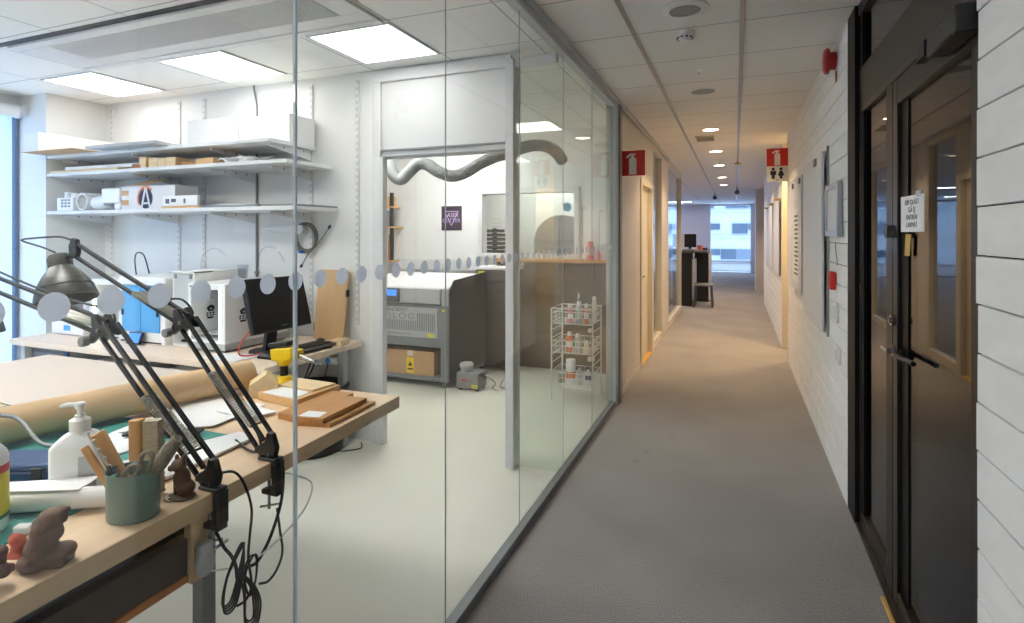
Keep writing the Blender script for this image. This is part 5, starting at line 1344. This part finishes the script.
link('tape', B().box(-3.09, -3.02, LY0 + .0385, LY0 + .04, .29, .345), 'paper_warm', t)
link('label', B().box(-3.10, -3.01, LY0 + .038, LY0 + .04, .12, .275), 'yellow', t)
link('label_print', B().prism([(-.025, 0), (.025, 0), (0, .045)], 0, .001, plane_M((-3.055, LY0 + .0385, .19), (1, 0, 0), (0, 0, 1))).box(-3.085, -3.025, LY0 + .0365, LY0 + .038, .15, .165), 'ink', t)
t = thing('exhaust_cabinet', 'taller dark grey cabinet behind the laser cutter, partly hidden by the white post', 'cabinet', (-2.5, 5.9, 0))
link('body', B().box(-2.72, -2.28, 5.745, 6.04, .04, 1.12), 'grey_machine_dark', t, bevel=.005)
link('top', B().box(-2.74, -2.26, 5.74, 6.045, 1.12, 1.15), 'panel_white', t, bevel=.003)
link('sticker', B().box(-2.70, -2.62, 5.7435, 5.745, 1.06, 1.105), 'label_yellow', t)
link('seam', B().box(-2.72, -2.28, 5.7435, 5.745, .60, .606).box(-2.72, -2.28, 5.7435, 5.745, .88, .886), 'ink', t)
link('foot', B().box(-2.70, -2.66, 5.76, 5.80, 0, .04).box(-2.34, -2.30, 5.76, 5.80, 0, .04).box(-2.70, -2.66, 5.98, 6.02, 0, .04).box(-2.34, -2.30, 5.98, 6.02, 0, .04), 'rubber_black', t)
t = thing('air_pump', 'small grey air pump on the floor beside the laser cutter', 'pump', (-2.42, 4.98, 0))
link('body', B().box(-2.535, -2.30, 4.90, 5.10, .015, .17), 'grey_mid', t, bevel=.008)
link('motor', B().cyl((-2.47, 5.0, .17), (-2.47, 5.0, .20), .06, n=24).lathe([(.065, .20), (.07, .205), (.07, .235), (.055, .25), (.001, .252)], (-2.47, 5.0, 0), 24), 'grey_light', t)
link('label', B().box(-2.48, -2.42, 4.898, 4.90, .09, .11), 'sign_red', t)
link('sticker', B().box(-2.37, -2.31, 4.898, 4.90, .03, .065), 'label_yellow', t)
link('foot', B().box(-2.52, -2.49, 4.92, 4.95, 0, .015).box(-2.34, -2.31, 4.92, 4.95, 0, .015).box(-2.52, -2.49, 5.05, 5.08, 0, .015).box(-2.34, -2.31, 5.05, 5.08, 0, .015), 'rubber_black', t)
link('hose', B().tube([(-2.30, 5.02, .13), (-2.22, 5.0, .13), (-2.16, 5.0, .07), (-2.20, 5.02, .015), (-2.08, 5.05, .012), (-2.03, 5.1, .09), (-2.10, 5.12, .11), (-2.14, 5.08, .02), (-2.0, 5.2, .012)], .008, 8, 5), 'spring_steel', t)
# ribbed duct hose
t = thing('duct_hose', 'grey ribbed ventilation hose sagging across the top of the laser room', 'hose', (-3.0, 4.7, 2.0))
pts = [at(386, 140, 5.35), at(389, 163, 5.3), at(393.5, 175, 5.25), at(401.5, 179, 5.2), at(411, 170, 5.15), at(418, 164, 5.1), at(427, 164.4, 5.08), at(438, 171.5, 5.05), at(452, 176, 5.05), at(466, 172, 5.05), at(480, 163.5, 5.08), at(494, 157.4, 5.1), at(508, 153, 5.1), at(530, 146, 5.1), at(545, 146, 5.1), at(556, 152, 5.15), at(562, 160, 5.3)]
P = []
m = len(pts)
for i in range(m - 1):
    aa, bb, c_, dd = pts[max(0, i - 1)], pts[i], pts[i + 1], pts[min(m - 1, i + 2)]
    for k in range(14):
        f = k / 14
        P.append(0.5 * (2 * bb + (c_ - aa) * f + (2 * aa - 5 * bb + 4 * c_ - dd) * f * f + (3 * bb - aa - 3 * c_ + dd) * f ** 3))
link('hose_wall', B().tube(P, [.052 + (.005 if i % 2 else 0) for i in range(len(P))], 18), 'duct_grey', t)
link('hanger', B().cyl(at(418, 155, 5.1), at(418, 155, 5.1) + Vector((0, 0, H - at(418, 155, 5.1).z - .002)), .003, n=6).cyl(at(510, 148, 5.1), at(510, 148, 5.1) + Vector((0, 0, H - at(510, 148, 5.1).z - .002)), .003, n=6), 'grey_mid', t)
# poster
t = thing('poster', 'small dark purple poster on the white wall of the laser room', 'poster', (-3.27, 6.19, 1.57))
link('sheet', B().box(-3.41, -3.13, 6.192, 6.1995, 1.565, 1.865), 'purple_print', t)
PMx = lambda x, z: plane_M((x, 6.1915, z), (1, 0, 0), (0, 0, 1))
text('lettering', 'LASER', .075, PMx(-3.27, 1.752), 'pink_print', t, sx=.95)
text('lettering', 'CUTTER', .068, PMx(-3.27, 1.685), 'violet_print', t, sx=.98)
tb = B()
for (p, q_) in (((-.095, .045), (.095, .045)), ((-.095, .045), (0, -.13)), ((.095, .045), (0, -.13))):
    tb.bar((-3.27 + p[0], 6.191, 1.755 + p[1]), (-3.27 + q_[0], 6.191, 1.755 + q_[1]), .007, .001, (0, 1, 0))
link('triangle', tb, 'pink_print', t, smooth=False)
# small wall rack on the left with boxes
t = thing('tool_rack', 'narrow wooden wall rack on a dark upright at the left of the laser room', 'rack', (-3.75, 5.9, 1.2))
rx = -4.03
link('upright', B().box(rx - .012, rx + .018, 6.0, 6.05, 1.18, 2.04), 'black_metal', t, bevel=.002)
for z in (1.87, 1.615, 1.19):
    link('shelf_board', B().box(rx - .25, rx + (.07 if z == 1.615 else .02), 5.97, 6.195, z - .02, z), 'ply_flat', t, bevel=.002)
carton('wooden_box', rx - .12, rx - .016, 6.0, 6.15, 1.871, .12, 'ply_flat', 'pale wooden box on the top of the narrow wall rack', 'box', lid=False)
carton('grey_box', rx - .14, rx - .016, 6.0, 6.15, 1.616, .20, 'grey_mid', 'grey box on the middle board of the narrow wall rack', 'box', lid=False)
solo('wood_strip', B().cbox((rx - .06, 6.08, 1.351), (.04, .03, .32), (0, .05, 0)), 'orange_wood', 'brown wood strip standing on the lowest board of the wall rack', 'wood strip', (rx - .06, 6.08, 1.19))
# white rail on the laser room wall
struct('trim_14', B().box(-4.5, -2.9, 6.17, 6.199, 1.07, 1.20), 'panel_white', bevel=.004)
# chair and hood in the room behind the interior window
t = thing('office_chair', 'black slatted chair back seen through the interior window behind the post', 'chair', (-3.0, 7.0, 0))
cxx, cyy = at(494, 240, 7.55).x, at(494, 240, 7.55).y
sl = B()
for k in range(9):
    z = 1.10 + k * .055; w_ = .20 - .012 * max(0, k - 4)
    sl.box(cxx - w_, cxx + w_, cyy - .015, cyy + .015, z, z + .042)
sl.box(cxx - .03, cxx + .03, cyy + .015, cyy + .035, .6, 1.6)
link('backrest', sl, 'black_plastic', t, bevel=.004)
link('seat', B().box(cxx - .23, cxx + .23, cyy - .45, cyy + .0, .56, .63), 'black_plastic', t, bevel=.02)
link('base', B().cyl((cxx, cyy - .22, .06), (cxx, cyy - .22, .56), .03).bar((cxx - .28, cyy - .22, .05), (cxx + .28, cyy - .22, .05), .04).bar((cxx, cyy - .5, .05), (cxx, cyy + .06, .05), .04).box(cxx - .3, cxx + .3, cyy - .24, cyy - .2, 0, .03), 'black_metal', t)
t = thing('domed_cabinet', 'grey domed cabinet in the room behind the interior window', 'cabinet', (-1.95, 7.1, 0))
dcx = at(562, 230, 7.0).x; dcy = 7.0
pl = [(-.36, 0), (.36, 0), (.36, 1.42)] + [(.36 * math.cos(a), 1.42 + .34 * math.sin(a)) for a in [PI * i / 16 for i in range(1, 16)]] + [(-.36, 1.42)]
link('body', B().prism(pl, -.3, .3, plane_M((dcx, dcy, 0), (1, 0, 0), (0, 0, 1))), 'grey_mid', t, bevel=.006)
link('door', B().box(dcx - .26, dcx + .26, dcy - .312, dcy - .3, .2, 1.3), 'grey_machine_dark', t, bevel=.004)
link('band', B().box(dcx - .36, dcx + .36, dcy - .305, dcy - .3, 1.40, 1.45), 'grey_machine', t)
t = thing('star_sticker', 'bright blue snowflake shaped sticker on the interior window', 'sticker', at(567, 207, 6.45))
sp_ = at(567, 207, 6.45); sy = 6.236
sb = B()
for k in range(6):
    a = PI * k / 6
    dx, dz = .055 * math.cos(a), .055 * math.sin(a)
    sb.bar((sp_.x - dx, sy, sp_.z - dz), (sp_.x + dx, sy, sp_.z + dz), .022, .003, (0, 1, 0))
link('star', sb, 'dot_star', t, smooth=False)
# things on the wooden ledge
t = thing('red_spray_can', 'pinkish red bottle standing on the wooden ledge of the laser room', 'bottle', (-1.33, 6.08, 1.236))
rc_ = at(593, 262, 6.33); rc_.y = 6.1; rc_.z = 1.2355
link('body', B().lathe([(.001, 0), (.04, 0), (.042, .01), (.042, .13), (.036, .15), (.026, .16), (.001, .16)], rc_, 24), 'salmon', t)
link('cap', B().lathe([(.001, .16), (.03, .16), (.03, .20), (.026, .205), (.001, .205)], rc_, 24), 'salmon', t)
link('label', B().lathe([(.0425, .05), (.043, .052), (.043, .10), (.0425, .102)], rc_, 24), 'paper_warm', t)
solo('small_bottle', B().lathe([(.001, 0), (.022, 0), (.023, .06), (.018, .08), (.009, .09), (.009, .11), (.001, .11)], rc_ + Vector((.09, .01, 0)), 18), 'pink', 'small pale pink bottle beside the red bottle on the wooden ledge', 'bottle', rc_ + Vector((.09, .01, 0)))

# wire basket trolley with bottles
KX0, KX1, KY0, KY1 = -1.57, -1.185, 4.93, 5.27
t = thing('wire_trolley', 'white wire basket trolley with three baskets of bottles behind the corridor glass', 'trolley', (-1.36, 5.2, 0))
for x in (KX0, KX1):
    for y in (KY0, KY1):
        link('post', B().cyl((x, y, 0.0), (x, y, .84), .007, n=10), 'plastic_white', t)
fr = B()
for z in (.13, .84):
    fr.tube([(KX0, KY0, z), (KX1, KY0, z), (KX1, KY1, z), (KX0, KY1, z)], .0055, 8, closed=True)
for i in range(9):
    z = .19 + i * .075
    for x in (KX0, KX1): fr.bar((x, KY0, z), (x, KY1, z), .006)
link('side_ladder', fr, 'plastic_white', t)
bz = (.145, .435, .70)
for z in bz:
    wb = B()
    x0, x1, y0, y1 = KX0 + .012, KX1 - .012, KY0 + .008, KY1 - .008
    for zz in (z, z + .06, z + .11):
        wb.tube([(x0, y0, zz), (x1, y0, zz), (x1, y1, zz), (x0, y1, zz)], .003, 6, closed=True)
    for i in range(13):
        x = x0 + (x1 - x0) * i / 12
        wb.bar((x, y0, z), (x, y1, z), .003).bar((x, y0, z), (x, y0, z + .11), .0025).bar((x, y1, z), (x, y1, z + .11), .0025)
    for i in range(1, 8):
        y = y0 + (y1 - y0) * i / 8
        wb.bar((x0, y, z), (x1, y, z), .003).bar((x0, y, z), (x0, y, z + .11), .0025).bar((x1, y, z), (x1, y, z + .11), .0025)
    link('basket', wb, 'plastic_white', t, smooth=False)
def bottle(x, y, z, r, h, m, capm, lab, kind='spray', band=None):
    t = thing('bottle', lab, 'bottle', (x, y, z), 0, 'bottles in the wire trolley')
    if kind == 'spray':
        link('body', B().lathe([(.001, 0), (r, 0), (r, h * .72), (r * .8, h * .79), (r * .6, h * .81), (.001, h * .81)], (x, y, z), 20), m, t)
        link('cap', B().lathe([(.001, h * .81), (r * .7, h * .81), (r * .68, h * .97), (r * .5, h), (.001, h)], (x, y, z), 20), capm, t)
    elif kind == 'jar':
        link('body', B().lathe([(.001, 0), (r, 0), (r * 1.02, h * .8), (r * .9, h * .84), (.001, h * .84)], (x, y, z), 22), m, t)
        link('cap', B().lathe([(.001, h * .84), (r * .98, h * .84), (r * .98, h), (.001, h)], (x, y, z), 22), capm, t)
    else:
        link('body', B().lathe([(.001, 0), (r, 0), (r, h * .55), (r * .5, h * .75), (r * .3, h * .8), (.001, h * .8)], (x, y, z), 20), m, t)
        link('cap', B().lathe([(.001, h * .8), (r * .36, h * .8), (r * .2, h), (.001, h)], (x, y, z), 16), capm, t)
    if band:
        link('label', B().lathe([(r * 1.01, h * .25), (r * 1.03, h * .26), (r * 1.03, h * .5), (r * 1.01, h * .51)], (x, y, z), 20), band, t)
o = .004
bottle(-1.487, 4.990, bz[2] + o, .022, .13, 'clear_plastic', 'plastic_white', 'clear flask leftmost in the top trolley basket', 'cone')
bottle(-1.407, 4.990, bz[2] + o, .026, .17, 'salmon', 'plastic_white', 'red-labelled pale bottle in the top trolley basket', 'jar', 'paper')
bottle(-1.327, 5.000, bz[2] + o, .028, .20, 'grey_light', 'plastic_white', 'grey spray can in the middle of the top trolley basket', 'spray')
bottle(-1.257, 4.990, bz[2] + o, .024, .185, 'orange_bottle', 'plastic_white', 'orange-red bottle at the right of the top trolley basket', 'spray', 'paper')
bottle(-1.382, 5.190, bz[2] + o, .03, .26, 'cord_grey', 'plastic_white', 'tall grey-brown bottle at the back of the top trolley basket', 'cone')
bottle(-1.232, 5.190, bz[2] + o, .026, .23, 'paper_warm', 'plastic_white', 'tall pale bottle at the back right of the top trolley basket', 'spray')
bottle(-1.487, 5.000, bz[1] + o, .028, .11, 'clear_plastic', 'grey_light', 'low clear jar leftmost in the middle trolley basket', 'jar')
bottle(-1.417, 4.990, bz[1] + o, .028, .185, 'orange_bottle', 'plastic_white', 'orange bottle with pale label in the middle trolley basket', 'spray', 'paper')
bottle(-1.337, 5.000, bz[1] + o, .033, .17, 'grey_light', 'panel_white', 'fat pale grey can in the centre of the middle trolley basket', 'spray')
bottle(-1.257, 4.990, bz[1] + o, .024, .15, 'paper_warm', 'black_plastic', 'cream bottle with dark cap in the middle trolley basket', 'cone')
bottle(-1.272, 5.190, bz[1] + o, .03, .19, 'clear_plastic', 'plastic_white', 'clear tall bottle at the back of the middle trolley basket', 'spray')
bottle(-1.497, 5.000, bz[0] + o, .028, .10, 'green_marker', 'plastic_white', 'small green jar leftmost in the bottom trolley basket', 'jar', 'sign_red')
bottle(-1.407, 5.000, bz[0] + o, .045, .22, 'paper', 'plastic_white', 'big white canister with orange bands in the bottom trolley basket', 'jar', 'orange_bottle')
bottle(-1.317, 4.990, bz[0] + o, .024, .15, 'clear_plastic', 'grey_light', 'slim clear bottle beside the white canister in the bottom trolley basket', 'spray')
bottle(-1.242, 4.990, bz[0] + o, .026, .18, 'plastic_white', 'navy', 'white bottle with dark blue cap in the bottom trolley basket', 'cone', 'navy')
bottle(-1.262, 5.190, bz[0] + o, .034, .21, 'clear_plastic', 'plastic_white', 'clear wide bottle at the back of the bottom trolley basket', 'jar')

# ================================================================== CORRIDOR: SIGNS, BOARDS, DEVICES
def ext_icon(M, s):
    b = B()
    S = M @ Matrix.Scale(s, 4)
    b.prism([(-.13, -.40), (.13, -.40), (.13, .12), (.09, .19), (-.09, .19), (-.13, .12)], 0, .004, S)
    b.prism([(-.05, .19), (.05, .19), (.05, .27), (-.05, .27)], 0, .004, S)
    b.prism([(-.22, .25), (-.08, .34), (.10, .34), (.10, .28), (-.06, .27), (-.18, .18), (-.24, .20)], 0, .0042, S)
    return b
t = thing('fire_sign', 'red projecting fire extinguisher sign on the left corridor wall', 'sign', (-.88, 5.2, 2.05))
link('plate', B().box(-.995, -.765, 5.197, 5.205, 2.055, 2.285), 'sign_red', t, bevel=.001)
link('bracket', B().box(-1.0, -.985, 5.19, 5.212, 2.06, 2.28), 'frame_grey', t)
link('extinguisher_symbol', ext_icon(plane_M((-.875, 5.1965, 2.17), (1, 0, 0), (0, 0, 1)), .26), 'sign_white', t, smooth=False)
t = thing('fire_sign', 'red and white projecting sign with extinguisher and two figures on the right wall', 'sign', (.45, 7.35, 2.15))
link('plate', B().box(.345, .575, 7.347, 7.355, 2.325, 2.535), 'sign_red', t, bevel=.001)
link('toilet_plate', B().box(.345, .575, 7.347, 7.355, 2.14, 2.325), 'sign_white', t, bevel=.001)
link('extinguisher_symbol', ext_icon(plane_M((.46, 7.3465, 2.43), (1, 0, 0), (0, 0, 1)), .24), 'sign_white', t, smooth=False)
fg = B()
for k, x in enumerate((.415, .50)):
    S = plane_M((x, 7.3465, 2.24), (1, 0, 0), (0, 0, 1))
    fg.prism([(.018 * math.cos(a), .05 + .018 * math.sin(a)) for a in [2 * PI * i / 14 for i in range(14)]], 0, .002, S)
    if k: fg.prism([(-.016, .028), (.016, .028), (.034, -.03), (.014, -.03), (.014, -.065), (-.014, -.065), (-.014, -.03), (-.034, -.03)], 0, .002, S)
    else: fg.prism([(-.032, .028), (.032, .028), (.032, -.02), (.016, -.02), (.016, -.065), (-.016, -.065), (-.016, -.02), (-.032, -.02)], 0, .002, S)
fg.box(.445, .475, 7.3445, 7.3465, 2.155, 2.162)
link('figure_symbol', fg, 'ink', t, smooth=False)
XW = .575
t = thing('fire_alarm', 'round red fire alarm sounder high on the white boards beside the glass door', 'alarm', (.52, 3.93, 2.60))
link('base', B().cyl((XW, 3.98, 2.595), (.54, 3.98, 2.595), .055, n=28), 'alarm_red', t)
link('dome', B().lathe([(.001, 0), (.076, 0), (.08, .008), (.078, .020), (.064, .030), (.001, .034)], (.54, 3.98, 2.595), 32, Matrix.Rotation(-PI / 2, 3, 'Y')), 'alarm_red', t)
link('tag', B().box(XW - .003, XW, 3.92, 3.97, 2.455, 2.52), 'alarm_red', t)
t = thing('call_point', 'small red fire alarm call point on the white boards', 'call point', (.55, 4.0, 1.22))
link('box', B().box(.545, XW, 3.945, 4.055, 1.175, 1.285), 'sign_red', t, bevel=.005)
link('glass_plate', B().box(.542, .545, 3.965, 4.035, 1.195, 1.26), 'clay_red', t)
def wall_box(y, z, w_, h, lab, dots_=True):
    t = thing('wall_switch', lab, 'switch', (XW, y, z))
    link('plate', B().box(XW - .014, XW, y - w_ / 2, y + w_ / 2, z - h / 2, z + h / 2), 'plastic_white', t, bevel=.003)
    link('rocker', B().box(XW - .019, XW - .014, y - w_ * .3, y + w_ * .3, z - h * .32, z + h * .32), 'panel_white', t, bevel=.002)
wall_box(3.90, 1.045, .09, .12, 'white wall switch below the red call point')
wall_box(3.83, .80, .09, .10, 'lowest white wall socket on the boards near the door frame')
solo('door_buzzer_cable', B().tube([(XW - .004, 3.95, 1.47), (XW - .006, 3.91, 1.40), (XW - .006, 3.87, 1.36), (XW - .004, 3.89, 1.33)], .003, 6, 5), 'grey_mid', 'thin loose grey wire on the boards below the framed notice', 'wire', (XW, 3.9, 1.33))
t = thing('framed_notice', 'silver framed notice on the white boards beside the door', 'frame', (.56, 3.95, 1.5))
link('border', B().box(.545, XW, 3.72, 3.755, 1.505, 1.83).box(.545, XW, 4.155, 4.19, 1.505, 1.83).box(.545, XW, 3.755, 4.155, 1.505, 1.54).box(.545, XW, 3.755, 4.155, 1.795, 1.83), 'alu', t, bevel=.003)
link('sheet', B().box(.556, .566, 3.755, 4.155, 1.54, 1.795), 'panel_white', t)
def board(y0, y1, z0, z1, lab, posts=(), lines=False, clips=()):
    t = thing('notice_board', lab, 'notice board', (.55, (y0 + y1) / 2, z0), 0, 'white boards on the right corridor wall')
    link('panel', B().box(.535, .552, y0, y1, z0, z1), 'panel_white', t, bevel=.002)
    for y in posts: link('rail', B().box(.562, XW, y - .008, y + .008, z0 - .02, z1 + .03), 'grey_mid', t)
    for y in clips:
        link('clamp', B().box(.522, XW, y - .05, y + .05, z1 - .07, z1 - .02), 'grey_mid', t, bevel=.003)
    if lines:
        b = B()
        for k in range(14):
            z = z1 - .36 - k * .042
            b.box(.5335, .535, y0 + .28, y0 + .28 + (.30, .34, .26, .32)[k % 4], z, z + .018)
        link('print', b, 'ink_soft', t, smooth=False)
        link('sheet', B().box(.5337, .535, y0 + .22, y0 + .75, z1 - .98, z1 - .28), 'paper', t)
    return t
board(4.27, 5.36, .86, 2.075, 'blank white board with dark side rail, nearest the glass door', posts=(4.235, 5.2), clips=(4.55,))
board(5.52, 6.66, .98, 2.04, 'white board with a printed list, second from the glass door', posts=(5.46, 6.5), lines=True, clips=(5.62, 6.25))
for k, (y0, y1) in enumerate(((8.5, 9.6), (9.9, 11.0), (11.3, 12.4))):
    t = thing('wall_poster', ['tall blank poster hanging from a brass hook, first past the doorway recess', 'tall blank poster hanging from a brass hook, middle one of three far posters', 'tall blank poster hanging from a brass hook, farthest on the right wall'][k], 'poster', (.56, (y0 + y1) / 2, 1.0), 0, 'tall posters at the far end of the right wall')
    link('panel', B().box(.545, .56, y0, y1, .95, 1.98), 'panel_white', t, bevel=.002)
    link('edge', B().box(.56, .572, y0 + .02, y0 + .06, .95, 1.98), 'dark_wood', t)
    link('hook', B().box(.50, XW, y0 + .05, y0 + .12, 1.98, 2.01), 'brass', t, bevel=.003)
t = thing('door_notice', 'white paper notice with black capitals taped on the glass door', 'notice', (.6, 2.6, 1.60))
# sheet on the meeting stile
yn0, yn1 = 2.375, 2.62
link('sheet', B().prism([(.6045, 2.62), (.6055, 2.62), (.6175, 2.37), (.6165, 2.37)], 1.528, 1.664), 'paper', t)
NM = lambda z: plane_M((.6102, (yn0 + yn1) / 2, z), (.012, -.25, 0), (0, 0, 1))
for k, s in enumerate(('OM OLÅST', 'GÅ EJ', 'ENTRÉN', 'LARMAT')):
    text('lettering', s, .027, NM(1.638 - k * .028), 'ink_soft', t, sx=1.15)
link('tape', B().box(.6125, .6145, 2.40, 2.46, 1.655, 1.678), 'milky', t)
t = thing('sticky_note', 'yellow paper slip stuck on the glass door under the white notice', 'note', (.6, 2.53, 1.437))
link('slip', B().prism([(.03, 0), (.085, 0), (.10, .082), (.045, .082)], 0, .0015, plane_M((.6035, 2.595, 1.437), (.012, -.25, 0), (0, 0, 1))), 'sticky_yellow', t)

# ================================================================== FAR OFFICE FURNITURE
t = thing('copier', 'tall black printing station with paper on top, far down the corridor', 'copier', (-.9, 12.7, 0))
link('tower', B().box(-1.07, -.86, 12.4, 12.9, 0, 1.12), 'black_plastic', t, bevel=.006)
link('rear_body', B().box(-.86, -.56, 13.3, 13.9, 0, 1.12), 'black_plastic', t, bevel=.006)
link('side_panel', B().box(-.855, -.80, 12.45, 13.1, .12, 1.0).box(-.56, -.52, 13.3, 13.9, .05, 1.08), 'copier_white', t, bevel=.004)
link('worktop', B().box(-1.08, -.55, 12.4, 13.9, 1.12, 1.16), 'grey_machine_dark', t, bevel=.004)
link('paper_tray', B().box(-1.04, -.80, 12.42, 12.7, 1.16, 1.20), 'grey_mid', t, bevel=.004)
t = thing('desktop_screen', 'black screen standing on the far printing station', 'monitor', (-.98, 12.9, 1.16))
link('screen', B().box(-1.05, -.80, 12.93, 12.97, 1.23, 1.52), 'black_plastic', t, bevel=.004)
link('side_strip', B().box(-1.11, -1.06, 12.93, 12.96, 1.24, 1.50), 'copier_white', t)  # pale strip beside the black screen
link('stand', B().box(-.96, -.90, 12.93, 12.99, 1.16, 1.25).box(-1.0, -.86, 12.88, 13.02, 1.16, 1.172), 'black_plastic', t)
solo('paper_tub', B().lathe([(.001, 0), (.05, 0), (.065, .11), (.06, .11), (.046, .006), (.001, .006)], (-.73, 13.1, 1.161), 18), 'salmon', 'small pinkish tub on the far printing station', 'tub', (-.73, 13.1, 1.161))
solo('black_tray', B().box(-.72, -.58, 13.2, 13.6, 1.161, 1.21), 'black_plastic', 'low black tray at the right end of the far printing station', 'tray', (-.65, 13.4, 1.161), bevel=.005)
t = thing('step_table', 'low grey bench table in front of the far printing station', 'table', (-.62, 12.6, 0))
link('tabletop', B().box(-.80, -.44, 12.2, 12.7, .44, .475), 'grey_machine', t, bevel=.004)
for x in (-.77, -.47):
    for y in (12.24, 12.66):
        link('leg', B().bar((x, y, .44), (x + (-.03 if x < -.6 else .03), y, 0), .035), 'grey_machine_dark', t)

# ================================================================== LIGHT
w = bpy.data.worlds.new('sky'); scene.world = w; w.use_nodes = True
w.node_tree.nodes['Background'].inputs['Color'].default_value = (.46, .67, 1.0, 1)
w.node_tree.nodes['Background'].inputs['Strength'].default_value = 2.6
def portal(loc, rot, sx, sy):
    l = bpy.data.lights.new('window_portal', 'AREA'); l.shape = 'RECTANGLE'; l.size = sx; l.size_y = sy; l.cycles.is_portal = True
    o = bpy.data.objects.new('window_portal', l); C.objects.link(o); o.location = loc; o.rotation_euler = rot
portal((-5.88, 1.18, 1.34), (0, -PI / 2, 0), 2.5, 3.5)
portal((-.19, 24.15, 1.5), (-PI / 2, 0, 0), 1.6, 2.3)
portal((-3.14, 24.15, 1.5), (-PI / 2, 0, 0), 2.1, 2.3)
portal((-6.5, 24.15, 1.5), (-PI / 2, 0, 0), 3.8, 2.3)
portal((-9.12, 12.75, 1.5), (0, -PI / 2, 0), 2.2, 6.5)
portal((-9.12, 19.75, 1.5), (0, -PI / 2, 0), 2.2, 6.5)
def spot(x, y, e, col=(1, .74, .46), r=.08, size=2.3, z=H - .02):
    l = bpy.data.lights.new('downlight_lamp', 'SPOT'); l.energy = e; l.color = col; l.shadow_soft_size = r; l.spot_size = size; l.spot_blend = .6
    o = bpy.data.objects.new('downlight_lamp', l); C.objects.link(o); o.location = (x, y, z)
for y in (6.79, 8.61, 10.38, 12.6, 14.6): spot(-.262, y, 60)
spot(.93, 7.85, 75, (1, .72, .38), r=.05)
spot(-2.2, 13.0, 40); spot(-2.4, 16.2, 40)

# ================================================================== CAMERA AND VIEW
cam = bpy.data.cameras.new('camera'); co = bpy.data.objects.new('camera', cam); C.objects.link(co)
cam.sensor_width = 36; cam.lens = 562 / 1024 * 36; cam.shift_y = -77.5 / 1024
cam.clip_start = .02; cam.clip_end = 400
co.location = (0, 0, 1.52); co.rotation_euler = (PI / 2, 0, TH)
scene.camera = co
vs = scene.view_settings
vs.view_transform = 'Standard'; vs.look = 'None'; vs.exposure = 1.05; vs.gamma = 1.0; vs.use_curve_mapping = False
cy = scene.cycles
cy.use_denoising = True
cy.denoiser = 'OPENIMAGEDENOISE'
cy.max_bounces = 10; cy.diffuse_bounces = 5; cy.glossy_bounces = 5; cy.transmission_bounces = 6; cy.transparent_max_bounces = 32
cy.sample_clamp_indirect = 6
cy.caustics_reflective = False; cy.caustics_refractive = False
